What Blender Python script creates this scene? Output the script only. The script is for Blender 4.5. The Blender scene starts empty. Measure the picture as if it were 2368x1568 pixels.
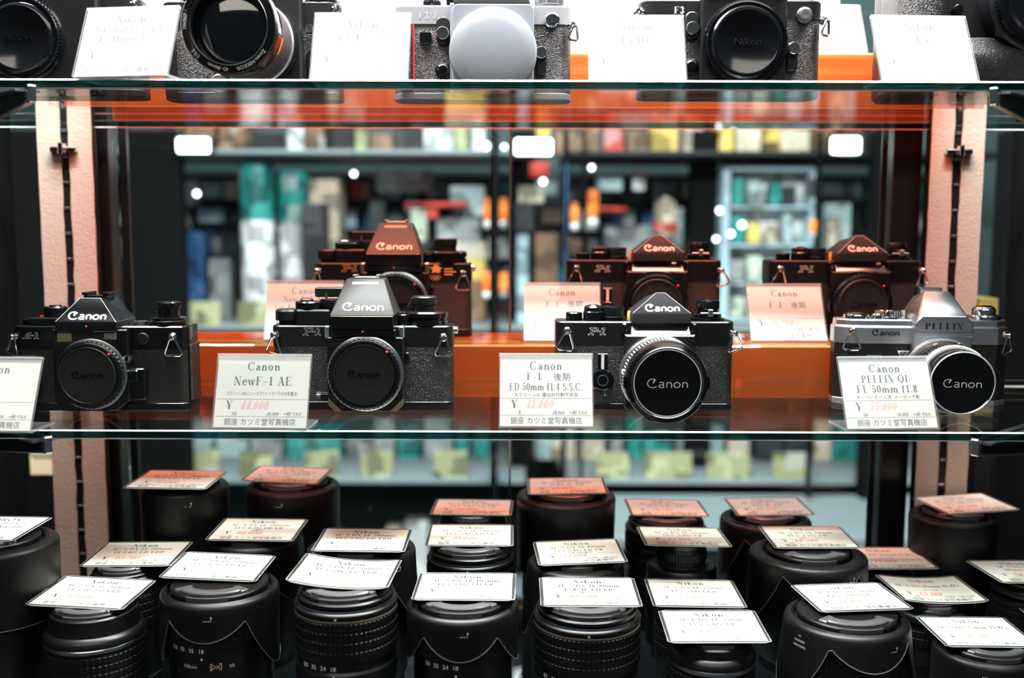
import bpy, bmesh, math, random
from mathutils import Vector, Matrix
SC = bpy.context.scene
COL = SC.collection
U = 0.001                       # the builders work in millimetres
R = math.radians

# ------------------------------------------------------------------ camera, world, lights, exposure
cam_data = bpy.data.cameras.new('camera')
cam = bpy.data.objects.new('camera', cam_data)
COL.objects.link(cam)
cam.location = (0, -0.7276, 0.1466)
cam.matrix_world = Matrix.Translation(cam.location) @ Matrix.Rotation(R(90 - 6.1), 4, 'X') @ Matrix.Rotation(R(0.16), 4, 'Z')
cam_data.sensor_width = 36.0
cam_data.lens = 36.0 * 2302.0 / 2368.0
cam_data.clip_start = 0.02
cam_data.clip_end = 50
cam_data.dof.use_dof = True
cam_data.dof.focus_distance = 0.80
cam_data.dof.aperture_fstop = 3.2
SC.camera = cam
SC.view_settings.view_transform = 'Standard'
SC.view_settings.look = 'None'
SC.view_settings.gamma = 1.0
SC.view_settings.exposure = 0.0
SC.view_settings.use_curve_mapping = False
SC.cycles.use_denoising = True
SC.cycles.max_bounces = 9
SC.cycles.diffuse_bounces = 2
SC.cycles.glossy_bounces = 5
SC.cycles.transmission_bounces = 6
SC.cycles.transparent_max_bounces = 40
SC.cycles.caustics_reflective = False
SC.cycles.caustics_refractive = False
SC.cycles.sample_clamp_indirect = 6.0
SC.cycles.use_adaptive_sampling = True
SC.cycles.adaptive_threshold = 0.02

world = bpy.data.worlds.new('street_evening')
SC.world = world
world.use_nodes = True
world.node_tree.nodes['Background'].inputs[0].default_value = (0.50, 0.58, 0.62, 1)
world.node_tree.nodes['Background'].inputs[1].default_value = 0.09

def area(name, loc, size, power, rot=(0, 0, 0), color=(1, 1, 1)):
    d = bpy.data.lights.new(name, 'AREA')
    d.shape = 'RECTANGLE'
    d.size, d.size_y = size
    d.energy = power
    d.color = color
    o = bpy.data.objects.new(name, d)
    COL.objects.link(o)
    o.location = loc
    o.rotation_euler = rot
    return o
area('front_tube_light', (0, -0.05, 0.84), (1.15, 0.04), 11.0, (0, 0, 0), (1.0, 0.985, 0.96))
area('rear_tube_light', (0, 0.045, 0.84), (1.15, 0.05), 58.0, (0, 0, 0), (1.0, 0.98, 0.95))
area('added_front_fill', (0, -2.1, 1.9), (3.0, 0.8), 36.0, (R(52), 0, 0), (1.0, 0.93, 0.85))  # unseen fill light behind the camera, added to brighten the fronts
area('shop_ceiling_light', (0.0, 0.95, 1.25), (2.2, 0.5), 42.0, (R(42), 0, 0), (0.86, 1.0, 1.0))
area('strip_fill_left', (-0.72, 0.31, 0.02), (0.25, 0.1), 1.2, (R(35), 0, 0), (1.0, 0.93, 0.75))  # unseen fill added to brighten the pale strips at the left
area('strip_fill_right', (0.72, 0.31, 0.02), (0.25, 0.1), 1.2, (R(35), 0, 0), (1.0, 0.93, 0.75))  # same kind of added fill for the strip at the right end
area('shop_low_light', (0.0, 0.95, -0.10), (2.0, 0.25), 1.5, (R(78), 0, 0), (0.9, 1.0, 1.0))

# ------------------------------------------------------------------ materials
MATS = {}
def mat(name, color=(0.8, 0.8, 0.8), rough=0.5, metal=0.0, spec=0.5, coat=0.0, emit=None, bump=None):
    m = bpy.data.materials.new(name)
    m.use_nodes = True
    n = m.node_tree.nodes
    l = m.node_tree.links
    b = n['Principled BSDF']
    b.inputs['Base Color'].default_value = (*color, 1)
    b.inputs['Roughness'].default_value = rough
    b.inputs['Metallic'].default_value = metal
    b.inputs['Specular IOR Level'].default_value = spec
    b.inputs['Coat Weight'].default_value = coat
    b.inputs['Coat Roughness'].default_value = 0.08
    if emit:
        b.inputs['Emission Color'].default_value = (*emit[0], 1)
        b.inputs['Emission Strength'].default_value = emit[1]
    if bump:
        kind, scale, dist, strength = bump
        tc = n.new('ShaderNodeTexCoord')
        bp = n.new('ShaderNodeBump')
        bp.inputs['Distance'].default_value = dist
        bp.inputs['Strength'].default_value = strength
        if kind == 'leather':
            no = n.new('ShaderNodeTexNoise')
            no.inputs['Scale'].default_value = scale * 0.6
            no.inputs['Detail'].default_value = 2
            mx = n.new('ShaderNodeMixRGB')
            mx.inputs[0].default_value = 0.0016
            l.new(tc.outputs['Object'], no.inputs['Vector'])
            vo = n.new('ShaderNodeTexVoronoi')
            vo.feature = 'SMOOTH_F1'
            vo.inputs['Scale'].default_value = scale
            vo.inputs['Smoothness'].default_value = 0.35
            l.new(tc.outputs['Object'], mx.inputs[1])
            l.new(no.outputs['Color'], mx.inputs[2])
            l.new(mx.outputs[0], vo.inputs['Vector'])
            bp.invert = True
            l.new(vo.outputs['Distance'], bp.inputs['Height'])
        else:
            no = n.new('ShaderNodeTexNoise')
            no.inputs['Scale'].default_value = scale
            no.inputs['Detail'].default_value = 3
            l.new(tc.outputs['Object'], no.inputs['Vector'])
            l.new(no.outputs['Fac'], bp.inputs['Height'])
        l.new(bp.outputs['Normal'], b.inputs['Normal'])
    MATS[name] = m
    return m

def clear(name, tint, body=None, body_mix=0.0, base=0.035, rough=0.0):
    """Thin clear sheet: lets light straight through in its tint, reflects more at grazing angles."""
    m = bpy.data.materials.new(name)
    m.use_nodes = True
    n = m.node_tree.nodes
    l = m.node_tree.links
    n.clear()
    out = n.new('ShaderNodeOutputMaterial')
    tr = n.new('ShaderNodeBsdfTransparent')
    tr.inputs[0].default_value = (*tint, 1)
    gl = n.new('ShaderNodeBsdfGlossy')
    gl.inputs['Roughness'].default_value = rough
    lw = n.new('ShaderNodeLayerWeight')
    lw.inputs[0].default_value = 0.5
    p = n.new('ShaderNodeMath'); p.operation = 'POWER'; p.inputs[1].default_value = 5
    a = n.new('ShaderNodeMath'); a.operation = 'MULTIPLY_ADD'
    a.inputs[1].default_value = 0.56; a.inputs[2].default_value = base
    mx = n.new('ShaderNodeMixShader')
    l.new(lw.outputs['Facing'], p.inputs[0]); l.new(p.outputs[0], a.inputs[0]); l.new(a.outputs[0], mx.inputs[0])
    src = tr
    if body:
        df = n.new('ShaderNodeBsdfDiffuse'); df.inputs[0].default_value = (*body, 1)
        tl = n.new('ShaderNodeBsdfTranslucent'); tl.inputs[0].default_value = (*body, 1)
        m1 = n.new('ShaderNodeMixShader'); m1.inputs[0].default_value = 0.5
        l.new(df.outputs[0], m1.inputs[1]); l.new(tl.outputs[0], m1.inputs[2])
        m2 = n.new('ShaderNodeMixShader'); m2.inputs[0].default_value = body_mix
        l.new(tr.outputs[0], m2.inputs[1]); l.new(m1.outputs[0], m2.inputs[2])
        src = m2
    l.new(src.outputs[0], mx.inputs[1]); l.new(gl.outputs[0], mx.inputs[2])
    l.new(mx.outputs[0], out.inputs[0])
    MATS[name] = m
    return m

mat('black_paint', (0.0035, 0.0042, 0.0055), 0.20, 0, 0.5)
mat('black_satin', (0.0042, 0.005, 0.0065), 0.36, 0, 0.42)
mat('black_plastic', (0.006, 0.0063, 0.007), 0.42, 0, 0.35, bump=('noise', 2600, 0.00006, 0.5))
mat('cap_plastic', (0.0125, 0.0125, 0.013), 0.50, 0, 0.35, bump=('noise', 3000, 0.0001, 0.8))
mat('prism_paint', (0.013, 0.014, 0.017), 0.52, 0, 0.40)
mat('dark_chrome', (0.42, 0.43, 0.45), 0.16, 1.0)
mat('gloss_black', (0.0032, 0.004, 0.0055), 0.12, 0, 0.6)
mat('hood_plastic', (0.0040, 0.0038, 0.0046), 0.42, 0, 0.40, bump=('noise', 3500, 0.00006, 0.6))
mat('rubber', (0.005, 0.0052, 0.006), 0.42, 0, 0.35)
mat('leather', (0.006, 0.006, 0.007), 0.30, 0, 0.65, bump=('leather', 1500, 0.0004, 1.0))
mat('fine_leather', (0.010, 0.0095, 0.009), 0.42, 0, 0.42, bump=('leather', 1500, 0.0002, 0.8))
mat('chrome', (0.86, 0.88, 0.90), 0.10, 1.0)
mat('steel', (0.55, 0.57, 0.60), 0.28, 1.0)
mat('satin_silver', (0.66, 0.70, 0.76), 0.34, 1.0, bump=('noise', 4000, 0.00003, 0.4))
mat('titanium', (0.27, 0.28, 0.305), 0.45, 0.3)
mat('frosted_white', (0.205, 0.225, 0.255), 0.36, 0.0)
mat('white_paint', (0.82, 0.82, 0.80), 0.5)
mat('grey_paint', (0.36, 0.37, 0.39), 0.5)
mat('engraved_black', (0.012, 0.012, 0.014), 0.6)
mat('red_dot', (0.75, 0.02, 0.02), 0.35)
mat('orange_paint', (0.85, 0.22, 0.04), 0.45)
mat('gold_paint', (0.80, 0.48, 0.14), 0.4)
mat('rose_paint', (0.80, 0.58, 0.46), 0.4)
mat('rim_grey', (0.22, 0.22, 0.225), 0.5)
mat('warm_metal', (0.30, 0.24, 0.16), 0.3, 0.6)
mat('lens_glass', (0.004, 0.007, 0.012), 0.04, 0, 0.7, coat=0.6)
mat('card_paper', (0.82, 0.815, 0.745), 0.55, 0, 0.3)
mat('card_ink', (0.085, 0.105, 0.125), 0.6, 0, 0.2)
mat('dense_ink', (0.022, 0.028, 0.034), 0.6, 0, 0.2)
mat('price_ink', (0.88, 0.30, 0.21), 0.6, 0, 0.2)
mat('glare_ink', (0.84, 0.52, 0.46), 0.6, 0, 0.2)  # price ink with the glare on the tags put into its colour
mat('laminate', (0.045, 0.047, 0.046), 0.22, 0, 0.5)
mat('laminate_edge', (0.55, 0.56, 0.54), 0.3)
mat('tan_tape', (0.52, 0.415, 0.355), 0.75, 0, 0.2, bump=('noise', 420, 0.0006, 0.8))
mat('matte_black', (0.004, 0.0045, 0.005), 0.8, 0, 0.1)
mat('worn_rubber', (0.034, 0.030, 0.030), 0.45, 0, 0.5)
mat('rail_black', (0.012, 0.013, 0.016), 0.35, 0.3)
mat('frame_black', (0.008, 0.009, 0.011), 0.25, 0, 0.5)
mat('board_white', (0.80, 0.82, 0.84), 0.6)
clear('glass', (0.955, 0.985, 0.975))
clear('pane_glass', (0.95, 0.98, 0.98), base=0.012)
clear('clear_acrylic', (0.975, 0.98, 0.985), (0.8, 0.83, 0.86), 0.06)
clear('acrylic_edge', (0.9, 0.93, 0.95), (0.85, 0.88, 0.9), 0.45, 0.08)
clear('orange_acrylic', (1.0, 0.33, 0.25), (1.0, 0.32, 0.075), 0.46)
clear('orange_inner', (1.0, 0.80, 0.70), base=0.02)
clear('orange_edge_glow', (1.0, 0.5, 0.2), (1.0, 0.62, 0.20), 0.85)  # glow along the cut edges put into a paler orange
clear('glass_edge', (0.05, 0.22, 0.24), (0.004, 0.036, 0.040), 0.5, 0.03)
mat('glass_arris', (0.85, 0.92, 0.92), 0.25, 0, 0.8)

# ------------------------------------------------------------------ scene graph helpers
def link(name, data, parent=None):
    o = bpy.data.objects.new(name, data)
    COL.objects.link(o)
    if parent is not None:
        o.parent = parent
    return o

def thing(name, label, cat, loc=(0, 0, 0), rotz=0.0, group=None):
    o = link(name, None)
    o.location = [c * U for c in loc]
    o.rotation_euler = (0, 0, R(rotz))
    o.empty_display_size = 0.01
    return tag(o, label, cat, group)

def tag(o, label, cat, group=None):
    o['label'] = label
    o['category'] = cat
    if group:
        o['group'] = group
    return o

def FM(ox, oy, oz, tilt=0.0, yaw=0.0):
    """A frame facing the viewer: x right, y up (leaning back by tilt degrees), z towards the viewer."""
    t = R(tilt)
    m = Matrix(((1, 0, 0, 0), (0, math.sin(t), -math.cos(t), 0), (0, math.cos(t), math.sin(t), 0), (0, 0, 0, 1)))
    return Matrix.Translation((ox, oy, oz)) @ Matrix.Rotation(R(yaw), 4, 'Z') @ m

def AX(ox, oy, oz, direction):
    """A frame whose z axis points along direction."""
    q = Vector((0, 0, 1)).rotation_difference(Vector(direction).normalized())
    return Matrix.Translation((ox, oy, oz)) @ q.to_matrix().to_4x4()

def rrect(x0, x1, y0, y1, r, n=5):
    pts = []
    for cx, cy, a in ((x1 - r, y1 - r, 0), (x0 + r, y1 - r, 90), (x0 + r, y0 + r, 180), (x1 - r, y0 + r, 270)):
        for k in range(n + 1):
            t = R(a + 90 * k / n)
            pts.append((cx + r * math.cos(t), cy + r * math.sin(t)))
    return pts

def inset(pts, d):
    n = len(pts)
    area2 = sum(pts[i][0] * pts[(i + 1) % n][1] - pts[(i + 1) % n][0] * pts[i][1] for i in range(n))
    s = 1 if area2 > 0 else -1
    out = []
    for i in range(n):
        p0, p1, p2 = Vector(pts[i - 1]), Vector(pts[i]), Vector(pts[(i + 1) % n])
        e1, e2 = (p1 - p0), (p2 - p1)
        if e1.length < 1e-9 or e2.length < 1e-9:
            out.append(tuple(p1)); continue
        e1.normalize(); e2.normalize()
        n1, n2 = Vector((-e1.y, e1.x)) * s, Vector((-e2.y, e2.x)) * s
        b = n1 + n2
        if b.length < 1e-6:
            out.append(tuple(p1)); continue
        b = b / b.length_squared * 2
        out.append(tuple(p1 + b * d))
    return out

class G:
    """Collects shapes (mm) and links them as one mesh object."""
    def __init__(self):
        self.v, self.f, self.m = [], [], []
        self.flat = False
    def put(self, verts, faces, M=None, mi=0):
        o = len(self.v)
        for p in verts:
            p = Vector(p)
            self.v.append(tuple(M @ p) if M is not None else tuple(p))
        for f in faces:
            self.f.append([o + i for i in f]); self.m.append(mi)
        return self
    def stack(self, rings, M=None, mi=0, caps=(True, True)):
        """Joins rings of equal point count by quads."""
        n = len(rings[0]); verts = [p for r in rings for p in r]; faces = []
        for k in range(len(rings) - 1):
            for i in range(n):
                j = (i + 1) % n
                faces.append((k * n + i, k * n + j, (k + 1) * n + j, (k + 1) * n + i))
        if caps[0]: faces.append(tuple(range(n - 1, -1, -1)))
        if caps[1]: faces.append(tuple((len(rings) - 1) * n + i for i in range(n)))
        return self.put(verts, faces, M, mi)
    def prism(self, pts, z0, z1, M=None, c=0.0, c0=None, c1=None, mi=0):
        c0 = c if c0 is None else c0
        c1 = c if c1 is None else c1
        rings = []
        if c0: rings.append([(x, y, z0) for x, y in inset(pts, c0)])
        rings.append([(x, y, z0 + c0) for x, y in pts])
        rings.append([(x, y, z1 - c1) for x, y in pts])
        if c1: rings.append([(x, y, z1) for x, y in inset(pts, c1)])
        return self.stack(rings, M, mi)
    def box(self, x0, x1, y0, y1, z0, z1, c=0.0, M=None, mi=0):
        if c <= 0:
            return self.prism([(x0, y0), (x1, y0), (x1, y1), (x0, y1)], z0, z1, M, mi=mi)
        pts = [(x0 + c, y0), (x1 - c, y0), (x1, y0 + c), (x1, y1 - c), (x1 - c, y1), (x0 + c, y1), (x0, y1 - c), (x0, y0 + c)]
        ins = [(x0 + c, y0 + c), (x1 - c, y0 + c), (x1 - c, y0 + c), (x1 - c, y1 - c), (x1 - c, y1 - c), (x0 + c, y1 - c), (x0 + c, y1 - c), (x0 + c, y0 + c)]
        return self.stack([[(x, y, z0) for x, y in ins], [(x, y, z0 + c) for x, y in pts], [(x, y, z1 - c) for x, y in pts], [(x, y, z1) for x, y in ins]], M, mi)
    def lathe(self, prof, M=None, seg=64, mi=0, a0=0.0, caps=(True, True)):
        rings = []
        for e in prof:
            r, h = e[0], e[1]
            k = e[2] if len(e) > 2 else 0.0
            duty = e[3] if len(e) > 3 else 2
            ring = []
            for i in range(seg):
                rr = r - (k if (i % (2 * (duty // 2))) >= duty // 2 else 0.0) if k else r
                t = 2 * math.pi * i / seg + a0
                ring.append((rr * math.cos(t), rr * math.sin(t), h))
            rings.append(ring)
        return self.stack(rings, M, mi, caps)
    def arc(self, r0, r1, a0, a1, z0, z1, M=None, n=14, mi=0, c=0.0):
        """Part of a ring between two angles (degrees)."""
        rings = []
        for k in range(n + 1):
            t = R(a0 + (a1 - a0) * k / n); cs, sn = math.cos(t), math.sin(t)
            q = [(r0, z0), (r1, z0), (r1, z1 - c), (r1 - c, z1), (r0 + c, z1), (r0, z1 - c)] if c else [(r0, z0), (r1, z0), (r1, z1), (r0, z1)]
            rings.append([(r * cs, r * sn, z) for r, z in q])
        return self.stack(rings, M, mi)
    def tube(self, pts, r, closed=False, seg=8, M=None, mi=0):
        pts = [Vector(p) for p in pts]; n = len(pts); rings = []; prev = None
        for i in range(n):
            a = pts[i - 1] if (closed or i > 0) else pts[i]
            b = pts[(i + 1) % n] if (closed or i < n - 1) else pts[i]
            d = (b - a).normalized()
            if prev is None:
                u = d.orthogonal().normalized()
            else:
                u = (prev - d * prev.dot(d)).normalized()
            prev = u
            w = d.cross(u)
            rings.append([tuple(pts[i] + u * (r * math.cos(2 * math.pi * k / seg)) + w * (r * math.sin(2 * math.pi * k / seg))) for k in range(seg)])
        if closed:
            nr = len(rings); verts = [p for q in rings for p in q]; faces = []
            for k in range(nr):
                for i in range(seg):
                    j = (i + 1) % seg; k2 = (k + 1) % nr
                    faces.append((k * seg + i, k * seg + j, k2 * seg + j, k2 * seg + i))
            return self.put(verts, faces, M, mi)
        return self.stack(rings, M, mi)
    def hull(self, pts, c=0.0, M=None, mi=0):
        b = bmesh.new()
        for p in pts: b.verts.new(p)
        bmesh.ops.convex_hull(b, input=b.verts[:])
        bmesh.ops.delete(b, geom=[v for v in b.verts if not v.link_faces], context='VERTS')
        bmesh.ops.dissolve_limit(b, angle_limit=R(1.5), verts=b.verts[:], edges=b.edges[:])
        if c:
            bmesh.ops.bevel(b, geom=b.edges[:], offset=c, segments=1, affect='EDGES', profile=0.5)
        b.verts.ensure_lookup_table()
        b.verts.index_update()
        self.put([v.co[:] for v in b.verts], [[v.index for v in f.verts] for f in b.faces], M, mi)
        b.free()
        return self
    def ball(self, c, r, M=None, mi=0, seg=12, squash=1.0):
        prof = [(max(r * math.sin(math.pi * k / 8), 0.01), -r * squash * math.cos(math.pi * k / 8)) for k in range(9)]
        T = Matrix.Translation(c)
        return self.lathe(prof, (M @ T) if M is not None else T, seg, mi)
    def flats(self, polys, M, mi=0, z=0.0, bend=None):
        """Flat lettering or marks: 2-D polygons laid on a frame."""
        self.flat = True
        for poly in polys:
            vs = [(x, y, z) for x, y in poly] if bend is None else [bend(x, y, z) for x, y in poly]
            self.put(vs, [tuple(range(len(vs)))], M, mi)
        return self
    def wrap(self, polys, r, ang0, h0, M=None, mi=0):
        """Lettering around a cylinder of radius r, centred at angle ang0 (degrees)."""
        self.flat = True
        for poly in polys:
            vs = [(r * math.cos(R(ang0) + x / r), r * math.sin(R(ang0) + x / r), h0 + y) for x, y in poly]
            self.put(vs, [tuple(range(len(vs)))], M, mi)
        return self
    def build(self, name, mats, parent=None, smooth=True, label=None):
        me = bpy.data.meshes.new(name)
        me.from_pydata([(x * U, y * U, z * U) for x, y, z in self.v], [], self.f)
        for k in (mats if isinstance(mats, (list, tuple)) else [mats]):
            me.materials.append(MATS[k])
        me.polygons.foreach_set('material_index', self.m)
        if not self.flat:
            b = bmesh.new(); b.from_mesh(me)
            bmesh.ops.recalc_face_normals(b, faces=b.faces[:])
            b.to_mesh(me); b.free()
        me.update()
        if smooth and not self.flat:
            me.shade_smooth()
            me.set_sharp_from_angle(angle=R(32))
        o = link(name, me, parent)
        if label: o['label'] = label
        return o

# ------------------------------------------------------------------ lettering
def strip(pts, w, closed=False):
    """A line of even width w as quads."""
    n = len(pts); L, Rr = [], []
    for i in range(n):
        a = Vector(pts[i - 1]) if (i > 0 or closed) else Vector(pts[i])
        b = Vector(pts[(i + 1) % n]) if (i < n - 1 or closed) else Vector(pts[i])
        p = Vector(pts[i]); d = (b - a)
        if d.length < 1e-9: d = Vector((1, 0))
        d.normalize()
        k = 1.0
        if 0 < i < n - 1 or closed:
            e = (p - a)
            if e.length > 1e-9:
                k = 1 / max(0.5, abs(e.normalized().dot(d)))
        nn = Vector((-d.y, d.x)) * (w / 2 * k)
        L.append(p + nn); Rr.append(p - nn)
    return [[tuple(Rr[i]), tuple(Rr[(i + 1) % n]), tuple(L[(i + 1) % n]), tuple(L[i])] for i in range(n if closed else n - 1)]

def arcp(cx, cy, rx, ry, a0, a1, n=14):
    return [(cx + rx * math.cos(R(a0 + (a1 - a0) * k / n)), cy + ry * math.sin(R(a0 + (a1 - a0) * k / n))) for k in range(n + 1)]

def logo_can(h, w):
    """The rounded five-letter camera maker's lettering, capital height h, stroke width w; centred, sitting on y = 0."""
    P = []
    x = 0.46 * h
    P += strip(arcp(x, 0.5 * h, 0.46 * h, 0.5 * h, 318, 62, 20) + [(x + 0.03 * h, 0.50 * h)], w)   # C with its inner spur
    x = 1.02 * h
    def a(x): return strip([(x + .05 * h, .60 * h)] + arcp(x + .22 * h, .50 * h, .20 * h, .14 * h, 110, 0, 7) + [(x + .42 * h, .05 * h), (x + .50 * h, 0.02 * h)], w) + strip(arcp(x + .22 * h, .18 * h, .20 * h, .17 * h, 20, 340, 14), w)
    def n(x): return strip([(x, 0), (x, .62 * h)], w) + strip([(x, .42 * h)] + arcp(x + .22 * h, .38 * h, .21 * h, .23 * h, 160, 0, 10) + [(x + .43 * h, 0)], w)
    def o(x): return strip(arcp(x + .27 * h, .31 * h, .27 * h, .30 * h, 0, 360, 20)[:-1], w, True)
    P += a(x) + n(x + .72 * h) + o(x + 1.36 * h) + n(x + 2.14 * h)
    W = x + 2.57 * h
    return [[((px - W / 2) * 1.26, py) for px, py in q] for q in P]

TH, TN = 0.16, 0.07
def ring(cx, cy, rx, ry, a0=0, a1=360, th=None, n=None):
    th = th or TH; n = n or max(5, int(abs(a1 - a0) / 22))
    o = arcp(cx, cy, rx, ry, a0, a1, n); i = arcp(cx, cy, rx - th, ry - TN, a0, a1, n)
    return [[o[k], o[k + 1], i[k + 1], i[k]] for k in range(n)]
def bx(x0, x1, y0, y1): return [[(x0, y0), (x1, y0), (x1, y1), (x0, y1)]]
def st(x, y0, y1): return bx(x - TH / 2, x + TH / 2, y0, y1)
def se(x, y, w=.30): return bx(x - w / 2, x + w / 2, y, y + TN) if y < .5 else bx(x - w / 2, x + w / 2, y - TN, y)
def dg(x0, y0, x1, y1, w): return [[(x0 - w / 2, y0), (x0 + w / 2, y0), (x1 + w / 2, y1), (x1 - w / 2, y1)]]
def dot(x, y, r=.085): return [arcp(x, y, r, r, 0, 360, 8)[:-1]]
def nn_(x): return ring(x + .20, .40, .235, .23, 0, 175) + st(x + .36, 0, .42) + se(x + .36, 0, .26)
def GLY(c):
    if c == 'N': return st(.12, 0, 1)[:0] + bx(.10, .14, 0, 1) + bx(.68, .72, 0, 1) + dg(.16, 1, .66, 0, .17) + se(.12, 0, .24) + se(.12, 1, .2) + se(.70, 1, .24), .86
    if c == 'i': return st(.16, 0, .62) + se(.16, 0, .30) + bx(.02, .16, .58, .62) + dot(.16, .86), .34
    if c == 'l': return st(.16, 0, 1) + se(.16, 0, .30) + bx(.02, .16, .96, 1), .34
    if c == 'k': return st(.16, 0, 1) + se(.16, 0, .28) + bx(.02, .16, .96, 1) + dg(.20, .26, .52, .60, .05) + dg(.32, .36, .54, 0, .15) + se(.55, 0, .24) + bx(.40, .64, .58, .62), .68
    if c == 'o': return ring(.31, .31, .28, .33), .64
    if c == 'n': return st(.16, 0, .62) + se(.16, 0, .28) + bx(.03, .16, .58, .62) + nn_(.16), .70
    if c == 'm': return st(.16, 0, .62) + se(.16, 0, .28) + bx(.03, .16, .58, .62) + nn_(.16) + nn_(.52), 1.06
    if c == 'C': return ring(.46, .5, .43, .52, 48, 312) + bx(.74, .79, .62, 1.0) + bx(.74, .79, .10, .26), .92
    if c == 'c': return ring(.31, .31, .28, .33, 50, 310) + dot(.47, .50, .07), .58
    if c == 'e': return ring(.30, .31, .27, .33, 0, 320) + bx(.10, .52, .31, .35), .60
    if c == 'a': return ring(.25, .40, .21, .23, 0, 160) + st(.40, .06, .42) + bx(.40, .56, 0, .05) + ring(.24, .18, .21, .19, 30, 340), .58
    if c == 'w': return dg(.08, .62, .25, 0, .14) + dg(.42, .62, .25, 0, .05) + dg(.42, .62, .58, 0, .14) + dg(.74, .62, .58, 0, .05) + se(.10, .62, .24) + se(.72, .62, .22), .84
    if c == 't': return st(.18, .05, .85) + bx(.03, .38, .56, .60) + bx(.18, .36, 0, .05), .42
    if c == 'f': return st(.18, 0, .82) + bx(.04, .36, .56, .60) + ring(.30, .80, .19, .20, 20, 175) + se(.18, 0, .30), .44
    if c == 's': return ring(.24, .46, .18, .17, 50, 270) + ring(.24, .17, .20, .18, -130, 90), .48
    if c == 'g': return ring(.29, .34, .26, .29) + ring(.28, -.15, .25, .16), .62
    if c == 'F' or c == 'E':
        P = st(.18, 0, 1) + bx(.04, .64, .96, 1) + bx(.60, .64, .78, 1) + bx(.18, .46, .50, .54) + bx(.44, .48, .40, .64)
        return P + (se(.18, 0, .32) if c == 'F' else bx(.04, .66, 0, .04) + bx(.62, .66, 0, .24)), .74
    if c == 'L': return st(.18, 0, 1) + se(.18, 1, .32) + bx(.04, .62, 0, .04) + bx(.58, .62, 0, .26), .70
    if c == 'D': return st(.18, 0, 1) + bx(.04, .34, 0, .04) + bx(.04, .34, .96, 1) + ring(.34, .5, .42, .50, -90, 90), .84
    if c == 'B': return st(.18, 0, 1) + bx(.04, .34, 0, .04) + bx(.04, .34, .96, 1) + bx(.18, .34, .5, .54) + ring(.34, .76, .26, .24, -90, 90) + ring(.34, .26, .30, .27, -90, 90), .72
    if c == 'P' or c == 'R':
        P = st(.18, 0, 1) + se(.18, 0, .32) + bx(.04, .36, .96, 1) + bx(.18, .36, .46, .50) + ring(.36, .73, .28, .27, -90, 90)
        return P + (dg(.40, .47, .64, 0, .15) + se(.68, 0, .2) if c == 'R' else []), (.78 if c == 'R' else .70)
    if c == 'A': return dg(.10, 0, .38, 1, .045) + dg(.64, 0, .36, 1, .17) + bx(.20, .54, .30, .34) + se(.10, 0, .24) + se(.64, 0, .30), .78
    if c == 'V': return dg(.36, 0, .12, 1, .17) + dg(.38, 0, .66, 1, .045) + se(.12, 1, .30) + se(.66, 1, .22), .78
    if c == 'X': return dg(.64, 0, .14, 1, .17) + dg(.10, 0, .66, 1, .045) + se(.14, 1, .28) + se(.66, 1, .22) + se(.10, 0, .22) + se(.64, 0, .28), .78
    if c == 'Y' or c == '¥':
        P = dg(.36, .45, .12, 1, .17) + dg(.38, .45, .64, 1, .045) + st(.37, 0, .47) + se(.37, 0, .32) + se(.12, 1, .28) + se(.66, 1, .22)
        return P + (bx(.12, .62, .40, .435) + bx(.12, .62, .26, .295) if c == '¥' else []), .78
    if c == 'T': return st(.36, 0, 1) + bx(.04, .68, .96, 1) + bx(.04, .08, .76, 1) + bx(.64, .68, .76, 1) + se(.36, 0, .32), .74
    if c == 'I': return st(.18, 0, 1) + se(.18, 0, .32) + se(.18, 1, .32), .38
    if c == 'H': return st(.18, 0, 1) + st(.66, 0, 1) + bx(.18, .66, .5, .54) + se(.18, 0) + se(.18, 1) + se(.66, 0) + se(.66, 1), .86
    if c == 'M': return bx(.10, .14, 0, 1) + st(.80, 0, 1) + dg(.16, 1, .46, 0, .17) + dg(.76, 1, .46, 0, .045) + se(.12, 0, .24) + se(.80, 0, .28) + se(.12, 1, .2) + se(.82, 1, .22), .96
    if c == 'O' or c == 'Q': return ring(.46, .5, .42, .52) + (dg(.64, -.12, .48, .16, .13) if c == 'Q' else []), .94
    if c == 'G': return ring(.46, .5, .43, .52, 48, 320) + bx(.74, .79, .62, 1) + st(.74, .02, .42) + se(.74, .46, .3)[:0] + bx(.58, .88, .40, .44), .96
    if c == 'S': return ring(.33, .75, .24, .27, 40, 270) + ring(.33, .26, .27, .28, -140, 90) + bx(.52, .56, .76, 1) + bx(.08, .12, 0, .24), .66
    if c == '0': return ring(.29, .5, .26, .52), .60
    if c == '1': return st(.30, 0, 1) + se(.30, 0, .36) + dg(.14, .80, .28, 1, .05), .60
    if c == '2': return ring(.29, .72, .24, .30, -35, 175) + dg(.08, .06, .44, .56, .07) + bx(.05, .54, 0, .10) + dot(.11, .72, .07), .60
    if c == '3': return ring(.27, .76, .23, .26, -80, 165) + ring(.27, .26, .26, .28, -165, 85) + dot(.10, .22, .07) + dot(.11, .80, .06), .60
    if c == '4': return st(.40, 0, 1) + dg(.04, .28, .37, 1, .05) + bx(.02, .58, .26, .31) + se(.40, 0, .30), .62
    if c == '5': return bx(.10, .50, .90, 1) + bx(.09, .13, .48, 1) + ring(.27, .32, .26, .34, -155, 135) + dot(.10, .2, .07), .60
    if c == '6': return ring(.30, .32, .25, .34) + ring(.34, .5, .29, .52, 62, 215), .60
    if c == '7': return bx(.04, .56, .90, 1) + dg(.22, 0, .52, .92, .10) + bx(.04, .08, .74, 1), .58
    if c == '8': return ring(.29, .76, .21, .26) + ring(.29, .26, .25, .28), .60
    if c == '9': return ring(.29, .68, .25, .34) + ring(.25, .5, .29, .52, -118, 35), .60
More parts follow.
